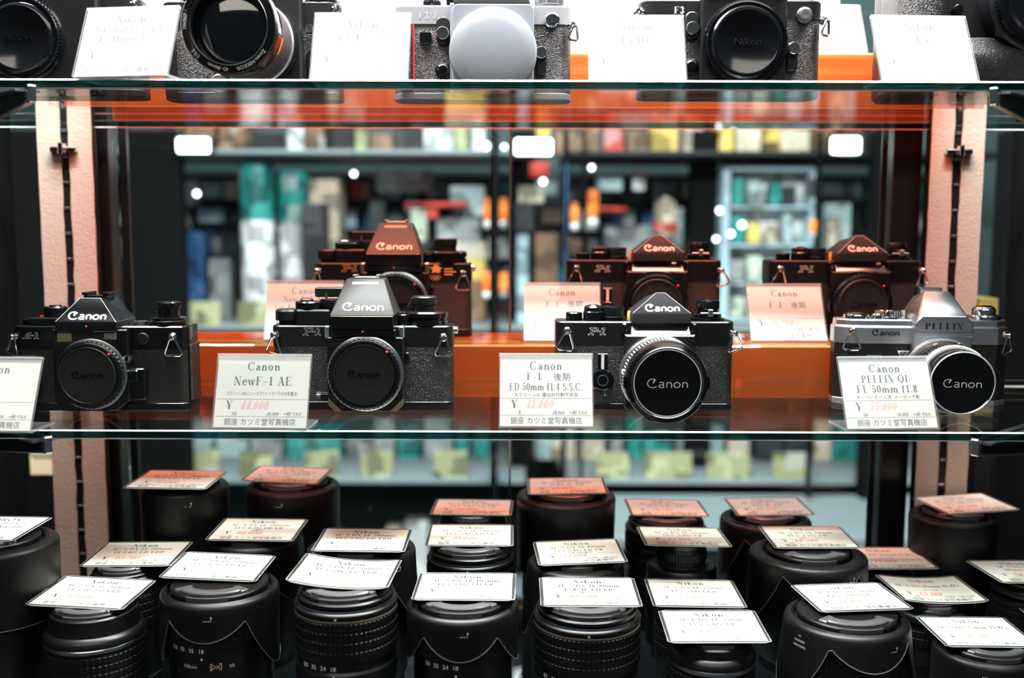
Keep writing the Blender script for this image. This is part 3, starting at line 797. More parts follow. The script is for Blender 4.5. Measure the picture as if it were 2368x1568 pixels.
def a_one(loc, label, rot=0.0):
    t = thing('film_camera', label, 'camera', loc, rot, 'film cameras on the shelves')
    shell(t, -71.5, 71.5, 33, 7, 51, 70, 'fine_leather', 'black_paint', 8)
    c = -7.0
    G().prism([(-35, 9), (-27, 1), (15, 1), (26, 10), (26, 68), (-35, 68)], 0, 8, FM(0, 0, 0), c1=1.0).build('mirror_box', 'black_paint', t)
    G().box(c - 24, c - 12, -8.5, -7.2, 58, 65, 0.4).build('collar_glint', 'warm_metal', t)  # beige reflections on the collar put in as warm metal plates
    G().box(c + 14, c + 24, -8.5, -7.2, 60, 65, 0.4).build('collar_glint', 'warm_metal', t)
    pr = G().hull([(c + s * 25, y, z) for s in (-1, 1) for y in (-9, 33) for z in (66, 74)] + [(c + s * 8.5, 2.5, 93) for s in (-1, 1)] + [(c + s * 9, 33, 91) for s in (-1, 1)], 0.6).build('pentaprism', 'black_paint', t)
    S = slope((-9, 74), (2.5, 93), c)
    logo_on(pr, S @ Matrix.Translation((0.5, 2.4, 0)), 6.6, 1.2, z=0.15)
    H = math.hypot(11.5, 19)
    G().flats(strip([(-24.2, 0.4), (-8.3, H - 0.5), (8.3, H - 0.5), (24.2, 0.4)], 0.5), S, 0, 0.12).build('grey_edge', 'grey_paint', pr, label='thin grey edge')  # grey outline of the prism front
    G().box(c - 9, c + 10, 10, 30, 91.5, 94.5, 0.6).box(c - 10.5, c - 6, 10, 30, 94.5, 97, 0.5).box(c + 6.5, c + 11, 10, 30, 94.5, 97, 0.5).build('hot_shoe', 'black_paint', pr)
    G().lathe([(14, 0), (14, 10), (12.5, 12), (0.05, 12)], AX(c, 31, 79, (0, 1, 0.0)), 40).build('eyepiece', 'black_plastic', pr)
    G().ball((c + 0.5, -9.2, 70.3), 0.9).build('index_dot', 'red_dot', t, label='red index dot')
    G().lathe([(29, 0), (29, 1.0), (27.5, 1.6)], FM(c + 3, -8, 31.5), 72).build('mount_flange', 'steel', t)
    body_cap(t, c + 3, -8.4, 31.5, 26.6, face=0.83, red=44)
    G().prism(rrect(-70, -50, 11, 46, 2.5), 0, 9, FM(0, 0, 0), c1=1.6).build('hand_grip', 'black_plastic', t)
    G().prism(rrect(17, 38, 10, 36, 1.5), 0, 6, FM(0, 0, 0), c1=1.0).build('switch_block', 'black_paint', t)
    G().box(22, 33, -8.5, -5, 25, 35, 1.0).build('exposure_switch', 'gloss_black', t)
    G().lathe([(4.9, 0), (4.9, 2.4), (4.2, 3.0), (0.05, 3.0)], FM(36, -0.6, 60), 32).build('battery_button', 'black_plastic', t)
    G().lathe([(3.4, 0), (3.4, 4), (2.2, 4.2), (1.8, 3.4), (0.05, 3.2)], FM(25, -4, 44), 24).build('preview_button', 'chrome', t)
    G().box(16, 22, -6, -1, 53, 56.5, 0.8).build('lock_lever', 'steel', t)
    vdial(t, 'frame_dial', -60, 15, 69.6, [(8.4, 0), (8.4, 4.6), (7.6, 5.2), (0.05, 5.2)], 'black_paint')
    G().box(-58, -24, 2, 28, 69.5, 76.5, 1.0).build('wind_housing', 'black_paint', t)
    vdial(t, 'shutter_button', -41, 14, 76, [(9, 0), (9, 8), (8.2, 9), (5, 9.2), (4.4, 10.2), (0.05, 10.4)], 'black_paint')
    vdial(t, 'indicator_lamp', -51, 10, 76.2, [(1.4, 0), (1.2, 1.4), (0.05, 1.8)], 'red_dot', 14)
    vdial(t, 'rewind_base', 52, 15, 69.6, [(15.5, 0), (15.5, 3.6), (14.4, 4.4), (14.4, 6.2), (12.5, 6.8), (0.05, 6.8)], 'black_paint')
    vdial(t, 'rewind_knob', 52, 15, 76.2, [(9.2, 0), (9.2, 6), (10.0, 7, 0.5), (10.0, 12, 0.5), (9.0, 13), (0.05, 13)], 'black_paint', 60)
    vdial(t, 'mode_lever', 30, 12, 69.6, [(6, 0), (6, 3.4), (0.05, 3.6)], 'steel', 24)
    emblem(t, 'A-1', -55.5, -0.8, 59.2, 5.6, 'grey_paint')
    lug(t, -67.5, 61.5, -30, 4, roll=-14)
    lug(t, 60, 61.5, 0, 12)
    G().box(71, 73.6, 4, 26, 8, 55, 0.7).build('film_door_edge', 'leather', t)
    return t

def pellix(loc, label, rot=0.0):
    t = thing('film_camera', label, 'camera', loc, rot, 'film cameras on the shelves')
    q = [(-72, 10), (-60, 0), (60, 0), (72, 10), (72, 24), (60, 33), (-60, 33), (-72, 24)]
    G().prism(q, 5, 53).build('body_covering', 'fine_leather', t)
    G().prism(inset(q, -0.5), 0, 5.5, c=0.8).build('base_plate', 'satin_silver', t)
    G().prism(inset(q, -0.6), 53, 66, c0=0.3, c1=0).prism(inset(q, -0.6), 66, 68.4, c0=0, c1=1.6).prism(inset(q, 1.0), 68, 73.5, c1=0.9).build('top_plate', 'satin_silver', t)
    c = 13.0
    G().prism([(c - 25, 2), (c + 25, 2), (c + 24, 62), (c - 24, 62)], 0, 8, FM(0, 0, 0), c1=1.2).build('front_plate', 'satin_silver', t)
    name = G().prism([(c - 24, 60), (c + 24, 60), (c + 24, 71), (c + 18, 78), (c - 18, 78), (c - 24, 71)], 0, 10.5, FM(0, 1, 0), c1=0.8).build('name_plate', 'satin_silver', t)
    G().flats(serif('PELLIX', 5.4, wide=1.28, bold=0.22, track=0.10), FM(c, -9.6, 66.6), 0, 0.1).build('model_emblem', 'engraved_black', name, label='dark engraved model lettering')
    G().flats([[(c - 23.5, 0), (c + 23.5, 0), (c + 23.5, 0.35), (c - 23.5, 0.35)]], FM(0, -9.5, 64.2), 0, 0.1).build('seam_line', 'engraved_black', name)
    G().hull([(c + s * 24, y, 71) for s in (-1, 1) for y in (-9, 33)] + [(c + s * 18, -9, 78) for s in (-1, 1)] + [(c + s * 10.5, 12, 97.5) for s in (-1, 1)] + [(c + s * 14, 31, 92) for s in (-1, 1)] + [(c + s * 23, 31, 78) for s in (-1, 1)], 0.6).build('pentaprism', 'satin_silver', t)
    G().box(c - 10, c + 9, 26, 31, 94, 100, 0.6).build('accessory_shoe', 'steel', t)
    G().flats([[(c - 0.8, 0), (c + 0.8, 0), (c, 2.4)]], FM(0, -8.0, 59.4), 0, 0.2).build('index_mark', 'red_dot', t)
    logo_on(t, FM(-32, -0.7, 60.2), 4.8, 0.95, 'engraved_black', z=0.15)
    G().prism(rrect(-47.5, -34.5, 36.5, 43.0, 1.0), 0, 0.7, FM(0, 0, 0), c1=0.2).build('badge', 'engraved_black', t)
    G().flats(strip(rrect(-47.2, -34.8, 36.8, 42.7, 1.0), 0.4, True), FM(0, 0, 0), 0, 0.8).flats(sans('QL', 3.6, -41, 37.9, wide=1.25), FM(0, 0, 0), 0, 0.8).build('badge_lettering', 'white_paint', t, label='white badge lettering')
    G().hull([(x, y, z) for y in (-4.5, -0.5) for x, z in ((-23, 47.5), (-12.5, 47.5), (-12.5, 45), (-14.5, 45), (-10.5, 24), (-12.8, 24))], 0.3).build('lens_lock_lever', 'chrome', t)
    lug(t, -60, 63.5, -14, 8, roll=2)
    lug(t, 66, 61.5, 40, 6, roll=10)
    M = FM(c - 0.5, -8, 28.5)
    G().lathe([(31.0, 0), (31.0, 1.2), (30.6, 1.8), (30.6, 4, 0.5), (30.2, 5.2), (29, 5.6)], M, 120).build('breech_ring', 'satin_silver', t)
    bar = G().lathe([(29.0, 4), (29.0, 9), (28.4, 9.6), (28.4, 14), (28.0, 14.6, 0.8), (28.0, 25, 0.8), (27.0, 25.6), (27.0, 31)], M, 120).build('focus_ring', 'black_plastic', t)
    G().wrap(sans('3.5 5 8', 2.2), 28.6, 115, 10.6, M).build('distance_scale', 'orange_paint', bar, label='orange distance numerals')
    for a in (72, 112):
        G().lathe([(2.2, 0), (2.2, 1.0), (1.0, 1.8), (0.05, 2.0)], M @ Matrix.Rotation(R(a), 4, 'Z') @ Matrix.Translation((28.0, 0, 16)) @ Matrix.Rotation(R(90), 4, 'Y'), 16).build('index_stud', 'chrome', bar)
    G().lathe([(27.4, 30.0), (28.2, 30.4), (28.2, 34.8), (27.4, 35.4), (26, 35.4)], M, 80).build('aperture_ring', 'white_paint', t, label='pale silver ring')
    cap = G().lathe([(26.0, 35), (26.0, 39), (25.2, 39.6), (25.2, 43), (25.9, 43.4), (25.9, 51), (25.3, 52), (24.4, 52.4), (23.8, 51.6), (0.05, 51.4)], M, 80).build('lens_cap', 'gloss_black', t)
    G().lathe([(25.5, 51.9), (25.2, 52.4), (24.6, 52.55), (24.3, 52.3)], M, 80, caps=(False, False)).build('cap_ring', 'grey_paint', cap)
    logo_on(cap, M @ Matrix.Translation((0, -3.4, 0)), 6.4, 0.5, z=51.6)
    vdial(t, 'frame_counter', -53, 15, 73, [(11, 0), (11, 3.2), (10.4, 4.2), (7, 5.6), (0.05, 6.2)], 'chrome')
    vdial(t, 'shutter_button', -36, 11, 73, [(5.6, 0), (5.6, 4), (4.6, 5.2), (0.05, 5.6)], 'chrome', 28)
    vdial(t, 'shutter_dial', -24, 17, 73, [(12.6, 0), (12.6, 2), (12.2, 2.6, 0.5), (12.2, 7.4, 0.5), (11.4, 8.2), (0.05, 8.4)], 'chrome', 72)
    vdial(t, 'rewind_base', 54, 16, 73, [(13.8, 0), (13.8, 3.4, 0.6), (12.6, 4.4, 0.0), (0.05, 4.6)], 'chrome', 60)
    k = vdial(t, 'rewind_knob', 54, 16, 77.4, [(9.6, 0), (9.6, 4.4), (8.6, 6.4), (7.4, 7.2), (0.05, 7.2)], 'chrome', 40)
    G().box(48, 60, 14, 18, 84, 85.4, 0.4).build('rewind_crank', 'gloss_black', k)
    return t

def f_three(loc, label, titan=False, rot=0.0):
    t = thing('film_camera', label, 'camera', loc, rot, 'film cameras on the shelves')
    pl = 'titanium' if titan else 'black_satin'
    shell(t, -73, 73, 30, 6, 60.5, 75.5, 'leather', pl, 12, base_mat='black_satin' if not titan else 'titanium')
    if True:
        G().box(-57, -55.6, -1.0, 0.2, 6, 60, 0.2).build('grip_stripe', 'red_dot', t, label='thin red stripe on the grip')
    G().prism(rrect(-70, -58, 8, 60, 3), 0, 4.5, FM(0, 0, 0), c1=1.5).build('finger_grip', 'leather', t)
    G().prism([(-26, 5), (-23, 1), (39, 1), (42, 5), (42, 76), (-26, 76)], 0, 8, FM(0, 0, 0), c1=1.6).build('mirror_box', pl, t)
    c = 8.0
    G().hull([(c + s * 31, y, 75) for s in (-1, 1) for y in (-9, 28)] + [(c + s * 29, y, 84) for s in (-1, 1) for y in (-9, 28)] + [(c + s * 14, 4, 101) for s in (-1, 1)] + [(c + s * 14, 28, 99) for s in (-1, 1)], 0.8).build('prism_finder', 'prism_paint', t)
    mz = 40.0
    if titan:
        M = FM(9, -8, 36.5)
        G().prism(rrect(-33, 33, -36, 38, 5), 0, 3.0, M, c1=0.8).build('mount_cover', 'frosted_white', t, label='pale square-cornered cover plate')
        G().lathe([(35.6, 2.5), (35.2, 6), (34, 8), (31, 9.2), (24, 10.2), (12, 10.8), (0.05, 11)], M, 96).build('cover_dome', 'frosted_white', t, label='frosted white domed cover')
    else:
        M = FM(9, -8, mz)
        G().lathe([(33.6, 0), (33.6, 2), (33.0, 3), (31.5, 3.2)], M, 96).build('mount_flange', 'black_paint', t)
        cap = G().lathe([(31.5, 2), (32.2, 3, 0.6), (32.2, 7, 0.6), (31.4, 7.8), (30.4, 8), (29.8, 7.2), (28.6, 7.2), (26.6, 9.2), (24.6, 9.4), (23.6, 8.8), (0.05, 8.8)], M, 144).build('body_cap', 'gloss_black', t)
        emb = G()
        for q in sans('Nikon', 5.6, slant=0.16, wide=1.15):
            emb.prism(q, 8.7, 9.3, M @ Matrix.Translation((0, -2.4, 0)))
        emb.build('embossed_lettering', 'black_satin', cap)
    G().flats(serif('F3/T' if titan else 'F3', 5.6, wide=1.1, bold=0.22 if not titan else 0.16, track=0.02), FM(-44 if titan else -42, -0.7, 64.6), 0, 0.1).build('model_emblem', 'grey_paint' if titan else 'white_paint', t)
    boot = G().prism(rrect(-37.5, -26.5, 44, 66, 5), 0, 3.5, FM(0, 0, 0), c1=1.0).build('timer_boot', 'black_plastic', t)
    G().lathe([(5.2, 3), (5.2, 6.4), (4.6, 7.2), (0.05, 7.0)], FM(-32, 0, 52.5), 32).build('timer_button', 'chrome', boot)
    G().lathe([(6.4, 0), (6.4, 2), (4.8, 2.4), (4.6, 4.8), (3.4, 5.8), (0.05, 6)], FM(-32, 0, 23.5), 32).build('exposure_button', 'gloss_black', t)
    G().prism(rrect(-51, -41.5, 45, 54, 1.0), 0, 1.8, FM(0, 0, 0), c1=0.4).build('lamp_window', 'gloss_black', t)
    G().lathe([(6.2, 0), (6.2, 1.6), (5.6, 2.2, 0.5), (5.6, 5, 0.5), (4, 5.4), (2.0, 5.0), (0.05, 5.2)], FM(57, -0.6, 63.5), 40).build('flash_terminal', 'chrome' if titan else 'steel', t)
    G().lathe([(4.8, 0), (4.8, 4.5), (4.2, 5.2), (0.05, 5)], FM(48, -4, 37), 32).build('preview_button', 'chrome', t)
    G().prism(rrect(43.5, 52.5, 20, 42, 3), 0, 4, FM(0, 0, 0), c1=1.0).build('release_lever', 'black_satin', t)
    g = G().lathe([(0.05, 0), (3.6, 0), (3.6, 1.5), (2.4, 2.4), (2.4, 4.5), (0.05, 5)], FM(72, 2, 60, 0, 35), 20)
    p = g.build('strap_lug', 'chrome', t)
    g = G(); tri(FM(75.5, -1.5, 59, -10, 40), g, 5, 11, 1.1); g.build('strap_ring', 'chrome', p)
    g = G().lathe([(0.05, 0), (3.6, 0), (3.6, 1.5), (2.4, 2.4), (2.4, 4.5), (0.05, 5)], FM(-72, 2, 66, 0, -35), 20)
    p = g.build('strap_lug', 'chrome', t)
    g = G(); tri(FM(-76, -1.5, 65, -10, -40), g, 5, 11, 1.1); g.build('strap_ring', 'chrome', p)
    for nm, x, rr, hh in (('shutter_button', -42, 8, 7), ('shutter_dial', -20, 11, 9), ('rewind_knob', 55, 13, 9)):
        vdial(t, nm, x, 14, 75.2, [(rr, 0), (rr, 2.4), (rr * 0.92, 3, 0.5), (rr * 0.92, hh - 1, 0.5), (rr * 0.84, hh), (0.05, hh)], 'black_paint' if nm != 'rewind_knob' or not titan else 'steel', 64)
    return t

def nikkormat(loc, label, zoom=True, rot=0.0):
    t = thing('film_camera', label, 'camera', loc, rot, 'film cameras on the shelves')
    shell(t, -73, 73, 31, 6, 59, 78, 'leather', 'black_satin', 12)
    c = 8.0
    G().prism([(-28, 1), (44, 1), (44, 86), (-28, 86)], 0, 9, FM(0, 0, 0), c1=2.0).build('mirror_box', 'black_satin', t)
    G().hull([(c + s * 32, y, 78) for s in (-1, 1) for y in (-8, 30)] + [(c + s * 26, y, 90) for s in (-1, 1) for y in (-8, 30)] + [(c + s * 10, 5, 100) for s in (-1, 1)] + [(c + s * 10, 28, 100) for s in (-1, 1)], 0.8).build('pentaprism', 'prism_paint', t)
    vdial(t, 'rewind_knob', 57, 15, 77.6, [(15, 0), (15, 3), (12, 3.6), (12, 9, 0.5), (10, 11), (0.05, 11)], 'black_paint', 48)
    vdial(t, 'shutter_dial', -48, 15, 77.6, [(13, 0), (13, 2), (10, 3), (10, 9), (0.05, 9.4)], 'black_paint', 48)
    g = G().lathe([(0.05, 0), (3.4, 0), (3.4, 1.5), (2.2, 2.2), (2.2, 4.5), (0.05, 5)], FM(70, 0, 72, 0, 30), 20)
    p = g.build('strap_lug', 'chrome', t)
    g = G(); tri(FM(73, -3.5, 71, -8, 30), g, 5, 11, 1.1); g.build('strap_ring', 'chrome', p)
    if zoom:
        M = FM(c, -8, 41)
        G().lathe([(33.5, 0), (33.5, 5), (32.4, 6, 0.6), (32.4, 14, 0.6), (31.5, 15)], M, 120).build('aperture_ring', 'black_paint', t)
        G().lathe([(32, 14), (33.2, 15), (33.2, 17.5), (32.2, 18.4)], M, 96).build('silver_ring', 'satin_silver', t)
        z = G()
        rings = []
        for k in range(25):
            h = 19 + 44 * k / 24; r = 31.6 + 2.4 * k / 24
            rings.append([((r - (0.55 if (i % 2) ^ (k % 2) else 0)) * math.cos(2 * math.pi * i / 150), (r - (0.55 if (i % 2) ^ (k % 2) else 0)) * math.sin(2 * math.pi * i / 150), h) for i in range(150)])
        z.stack(rings, M).build('zoom_ring', 'worn_rubber', t)
        G().arc(34.0, 34.9, -30, -9, 60.5, 63.6, M, 8).build('colour_index', 'orange_paint', t, label='orange index line')
        fr = G().lathe([(34.2, 63), (35.0, 64), (35.0, 82), (34.3, 83.4), (29.4, 84.2), (28.6, 82.5), (28.2, 74), (27.0, 72)], M, 120, caps=(True, False)).build('front_ring', 'gloss_black', t)
        G().lathe([(28.9, 83.9), (28.6, 84.3), (28.0, 82.5), (27.8, 78)], M, 120, caps=(False, False)).build('inner_ring', 'steel', fr)
        prof = [(27.6 * math.cos(R(90 - 90 * k / 8)) if False else 27.6 * (1 - k / 8), 72 + 4.5 * (1 - (1 - k / 8) ** 2)) for k in range(8)] + [(0.05, 76.6)]
        G().lathe(prof, M, 64, caps=(False, True)).build('front_element', 'lens_glass', fr, label='dark blue coated glass')
        g = G(); g.flat = True
        def around(text, ang, h=2.7, r=30.4):
            for poly in sans(text, h):
                vs = []
                for x, y in poly:
                    a = R(ang) - x / r
                    vs.append(((r + y) * math.cos(a), (r + y) * math.sin(a), 84.42 - 0.13 * (y + 1)))
                g.put(vs, [tuple(range(len(vs)))], M)
        around('Zoom-NIKKOR', -57); around('43~86mm', -105); around('1:3.5', -140); around('786967', -184)
        g.build('ring_lettering', 'white_paint', fr, label='white engraved lettering')
        G().lathe([(4.4, 0), (4.4, 3.2), (3.4, 3.6), (3.0, 2.4), (0.05, 2.2)], FM(54, -0.4, 31), 32).build('flash_socket', 'chrome', t)
        G().lathe([(3.6, 0, 0.5), (3.6, 7, 0.5), (3.0, 7.6), (0.05, 7.6)], FM(50, -1, 55), 32).build('lens_release', 'chrome', t)
        G().prism(rrect(46, 62, 5, 40, 6), 0, 2.5, FM(0, 0, 0), c1=0.8).build('timer_panel', 'black_satin', t)
        G().prism(rrect(-70, -60, 2, 58, 3), 0, 2, FM(0, 0, 0), c1=0.8).build('side_panel', 'black_satin', t)
        G().lathe([(7.5, 0), (7.5, 2.5), (6.6, 3.2), (6.2, 2.4), (0.05, 2.4)], FM(-23, -8.8, 11), 32).build('timer_lever', 'steel', t)
    else:
        M = FM(-16, -8, 43)
        cap = G().lathe([(33.5, 0), (33.5, 2.5), (32.4, 3.2, 0.7), (32.4, 8, 0.7), (31.0, 8.6), (29.8, 7.2), (28.2, 7.2), (26, 9), (24.6, 9.4), (23.6, 8.8), (0.05, 8.8)], M, 144).build('body_cap', 'gloss_black', t)
        emb = G()
        for q in sans('Nikon', 5.6, slant=0.16, wide=1.15):
            emb.prism(q, 8.7, 9.3, M @ Matrix.Translation((0, -2.4, 0)))
        emb.build('embossed_lettering', 'gloss_black', cap)
        G().prism([(-52, 2), (22, 2), (22, 58), (-52, 58)], 0, 8.2, FM(0, 0, 0), c1=2.0).build('front_panel', 'black_satin', t)
        G().lathe([(5, 0), (5, 4), (4, 5), (0.05, 5)], FM(33, -0.5, 73), 28).build('timer_button', 'black_satin', t)
        G().box(58, 71, -5, 0, 55, 58, 0.6).build('strap_plate', 'chrome', t)
    return t

def f_five(loc, label, rot=0.0):
    t = thing('film_camera', label, 'camera', loc, rot, 'film cameras on the shelves')
    G().prism(rrect(-76, 78, 0, 42, 12), 0.6, 118, c=3.0).build('body_shell', 'black_satin', t)
    g = G().prism(rrect(-79, -40, -36, 20, 14), 4, 112, c=4.0).build('hand_grip', 'leather', t)
    G().prism(rrect(-79.5, -40, -36.6, 22, 14), 0, 8, c=3.0).build('grip_base', 'black_plastic', t)
    G().hull([(x, y, z) for x, y, z in ((-38, -1, 4), (76, -1, 4), (-36, -14, 12), (74, -14, 12), (-34, -18, 34), (70, -18, 34), (-34, -4, 50), (72, -4, 50))], 3.0).build('vertical_grip', 'leather', t)
    M = FM(38, -16, 76)
    G().lathe([(42, -16), (41, 0), (39, 1.5), (37, 1.8)], M, 96).build('mount_housing', 'black_satin', t)
    G().lathe([(36.5, 1), (37.4, 1.8, 0.7), (37.4, 6, 0.7), (36.6, 7), (34, 7.6), (33, 6.4), (30, 6.4), (28, 8), (0.05, 8)], M, 144).build('body_cap', 'gloss_black', t)
    G().hull([(8, -20, 110), (68, -20, 110), (8, 40, 110), (68, 40, 110), (20, -6, 148), (56, -6, 148), (20, 34, 148), (56, 34, 148)], 4).build('prism_finder', 'prism_paint', t)
    G().lathe([(4, 0), (4, 4), (3.2, 5), (0.05, 5)], FM(-22, -0.4, 70), 24).build('timer_lamp', 'gloss_black', t)
    return t

# ------------------------------------------------------------------ the cameras on the shelves
Z1 = 255.1
a_one((-336.6, 80, 0), 'black film camera with a pointed prism and body cap, leftmost on the middle shelf')
new_f1((-123, 84, 0), 'black film camera with a tall flat-topped finder beside the 44,000 tag')
old_f1((110, 90, 0), 'black film camera with a capped chrome-rimmed lens, front row beside the 41,800 tag')
pellix((351, 116, 0), 'silver and black film camera with a capped lens at the right of the middle shelf', -5)
new_f1((-113.5, 220, 47), 'black camera with a gold emblem and flat-topped finder on the middle riser, red-lit', True)
old_f1((126, 222, 47), 'black camera with a pointed prism in the middle of the lower riser, red-lit', False)
old_f1((320, 226, 47), 'black camera with a pointed prism at the right end of the lower riser, red-lit', False, 3)
nikkormat((-373, 92, Z1), 'black camera with a large body cap at the left edge of the top shelf', False)
nikkormat((-214.8, 107, Z1), 'black camera with a big zoom lens facing out on the top shelf')
f_three((-25, 108, Z1), 'pale titanium camera with a frosted domed cover in the middle of the top shelf', True)
f_three((174, 86, Z1), 'black camera with a dark body cap right of the middle of the top shelf')
f_five((378, 96, Z1), 'large black camera with a leather hand grip at the right of the top shelf')

# ------------------------------------------------------------------ price tags in clear stands
def sheet(g, x0, x1, y0, y1, z0, z1, M=None):
    v = [(x0, y0, z0), (x1, y0, z0), (x1, y1, z0), (x0, y1, z0), (x0, y0, z1), (x1, y0, z1), (x1, y1, z1), (x0, y1, z1)]
    g.put(v, [(0, 1, 2, 3), (4, 5, 6, 7)], M, 0)
    g.put(v, [(0, 1, 5, 4), (1, 2, 6, 5), (2, 3, 7, 6), (3, 0, 4, 7)], M, 1)

SHOP = '銀座 カツミ堂写真機店'
def layout(brand, lines, note, price, grade, small):
    """Printed lines of a price card 70 x 54 centred on the origin: dark ink, red ink."""
    ink = serif(brand, 6.3, 0, 16.4, track=0.10)
    n = len(lines)
    ys = {1: [5.0], 2: [8.3, 0.4]}[n]
    for (s, h, *jp), y in zip(lines, ys):
        if jp:
            ink += sans(jp[0], h * 0.9, 9 + len(s), y, wide=0.95)
        ink += serif(s, h, -9 if jp else 0, y, track=0.04 if len(s) > 12 else 0.08, wide=min(1.0, 66 / max(1, len(s) * h * 0.72)))
    if note:
        ink += sans(note, 2.5, 0, -4.3 if n == 2 else -2.6, wide=min(1.0, 64 / (len(note) * 3.5)))
    red = []
    for y in (-5.8, -19.0):
        ink += bx(-34, 34, y, y + 0.22)
    ink += serif('¥', 6.2, -24, -13.2)
    if price:
        red = serif(price, 6.3, -5.5, -13.3, slant=0.25, track=0.02, bold=0.20)
    if grade:
        ink += serif(grade, 2.6, -20, -18.0)
    if small:
        ink += serif(small, 2.6, 9, -18.0, slant=0.25) + sans('+税·TAX', 2.6, 24, -18.0, slant=0.25)
    ink += sans(SHOP, 4.2, 0, -25.0, wide=0.92)
    return ink, red

def price_tag(x, y, z, yaw, lean, label, brand, lines, note, price, grade='AB', small=''):
    t = thing('price_tag', label, 'price tag', (x, y, z), yaw, 'price tags in clear stands')
    M = FM(0, 0, 0.6, lean) @ Matrix.Translation((0, 28.3, 0))
    g = G()
    sheet(g, -35.8, 35.8, -28.0, 28.0, 0.9, 1.7, M)
    sheet(g, -35.8, 35.8, -28.0, 28.0, -1.2, -0.2, M)
    sheet(g, -35.8, 35.8, 28.0, 29.0, -1.2, 1.7, M)
    sheet(g, -35.8, 35.8, 0.5, 34, 0.0, 2.0)
    g.build('clear_stand', ['clear_acrylic', 'acrylic_edge'], t, smooth=False)
    p = G().box(-35, 35, -27, 27, 0.0, 0.3, M=M).build('paper_card', 'card_paper', t, smooth=False)
    ink, red = layout(brand, lines, note, price, grade, small)
    G().flats(ink, M, 0, 0.36).build('dark_print', 'dense_ink' if brand == 'Nikon' else 'card_ink', p, label='dark printed lettering')
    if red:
        G().flats(red, M, 0, 0.36).build('price_print', 'glare_ink', p, label='red printed price, glare put into its paler ink')
    return t

price_tag(-386.5, -12, 0, -3, 24, 'price tag cut off by the left edge of the middle shelf', 'Canon', [('A-1', 6.2)], '', '', 'AB', '18,000')
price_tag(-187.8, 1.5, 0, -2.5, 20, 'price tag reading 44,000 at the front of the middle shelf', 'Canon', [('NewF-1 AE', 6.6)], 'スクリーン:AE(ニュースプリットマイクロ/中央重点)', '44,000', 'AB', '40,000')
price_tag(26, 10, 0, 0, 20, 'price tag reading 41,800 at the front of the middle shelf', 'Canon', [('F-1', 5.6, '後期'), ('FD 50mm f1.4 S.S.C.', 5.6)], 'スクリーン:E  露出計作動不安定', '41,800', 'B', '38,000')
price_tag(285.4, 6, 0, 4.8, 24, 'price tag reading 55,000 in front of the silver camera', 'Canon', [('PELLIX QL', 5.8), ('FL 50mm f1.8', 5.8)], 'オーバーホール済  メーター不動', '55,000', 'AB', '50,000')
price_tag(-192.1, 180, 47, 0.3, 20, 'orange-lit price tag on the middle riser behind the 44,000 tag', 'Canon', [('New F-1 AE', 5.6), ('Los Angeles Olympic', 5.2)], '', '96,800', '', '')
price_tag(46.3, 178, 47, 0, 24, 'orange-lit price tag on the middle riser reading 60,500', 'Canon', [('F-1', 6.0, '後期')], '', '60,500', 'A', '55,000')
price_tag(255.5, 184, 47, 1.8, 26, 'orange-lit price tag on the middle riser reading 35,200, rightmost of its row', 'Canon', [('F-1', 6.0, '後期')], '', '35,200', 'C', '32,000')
price_tag(-278.6, -6, Z1, -8, 24, 'price tag in front of the big zoom lens at the left of the top shelf', 'Nikon', [('Nikomat EL Black', 5.2), ('43-86mm f3.5', 5.6)], '保証なし', '', 'AB', '23,000')
price_tag(-111.4, 8, Z1, -1, 25, 'blown-out price tag beside the titanium camera on the top shelf', 'Nikon', [('F3/T', 6.0, 'チタンカラー')], '', '', 'AB', '')
price_tag(90.7, 11, Z1, -1, 26, 'blown-out price tag before the black camera right of the middle of the top shelf', 'Nikon', [('F3 HP', 6.2)], '', '', 'AB', '')
price_tag(301.7, 7, Z1, 3, 27, 'price tag at the right end of the top shelf before the leather grip', 'Nikon', [('F5', 6.4)], '', '55,000', 'AB', '50,000')
price_tag(81, 181, Z1 + 47, 0, 24, 'price tag on the upper riser between the titanium and the black camera', 'Nikon', [('F3 P', 6.2)], '', '', '', '')
price_tag(286, 190, Z1 + 47, 6, 24, 'price tag on the upper riser behind the right end of the black camera', 'Nikon', [('FE', 6.2)], '保証期間', '44,000', '', '')

# ------------------------------------------------------------------ lenses standing on the bottom shelf and the cards on them
mat('cap_grip_sheen', (0.085, 0.087, 0.095), 0.30, 0, 0.6)  # overhead light on the black grips put into this lighter grey
ZS = -236.0

def pinch_cap(t, z, rc, grip=True):
    c = G().lathe([(rc - 1.2, z - 7), (rc, z - 6.4), (rc, z - 3.4), (rc - 1.0, z - 2.4), (rc * 0.62, z - 1.6), (0.05, z - 1.6)], None, 72).build('lens_cap', 'hood_plastic', t)
    if grip:
        for a in (-90, 90):
            g = G()
            g.arc(rc * 0.66, rc * 0.90, a - 42, a + 42, z - 2.6, z, None, 16, c=0.9)
            for s in (-1, 1):
                g.arc(rc * 0.60, rc * 0.96, a + s * 47 - 5, a + s * 47 + 5, z - 4.2, z - 0.3, None, 5, c=0.6)
            g.build('pinch_grip', 'cap_grip_sheen', c, label='pinch grip with overhead sheen put into its grey')
        g = G()
        for k in range(4):
            g.arc(rc - 0.8, rc + 0.35, -90 - 25, -90 + 25, z - 6.0 + 0.95 * k, z - 5.5 + 0.95 * k, None, 10)
        g.build('finger_ribs', 'cap_grip_sheen', c)
    return c

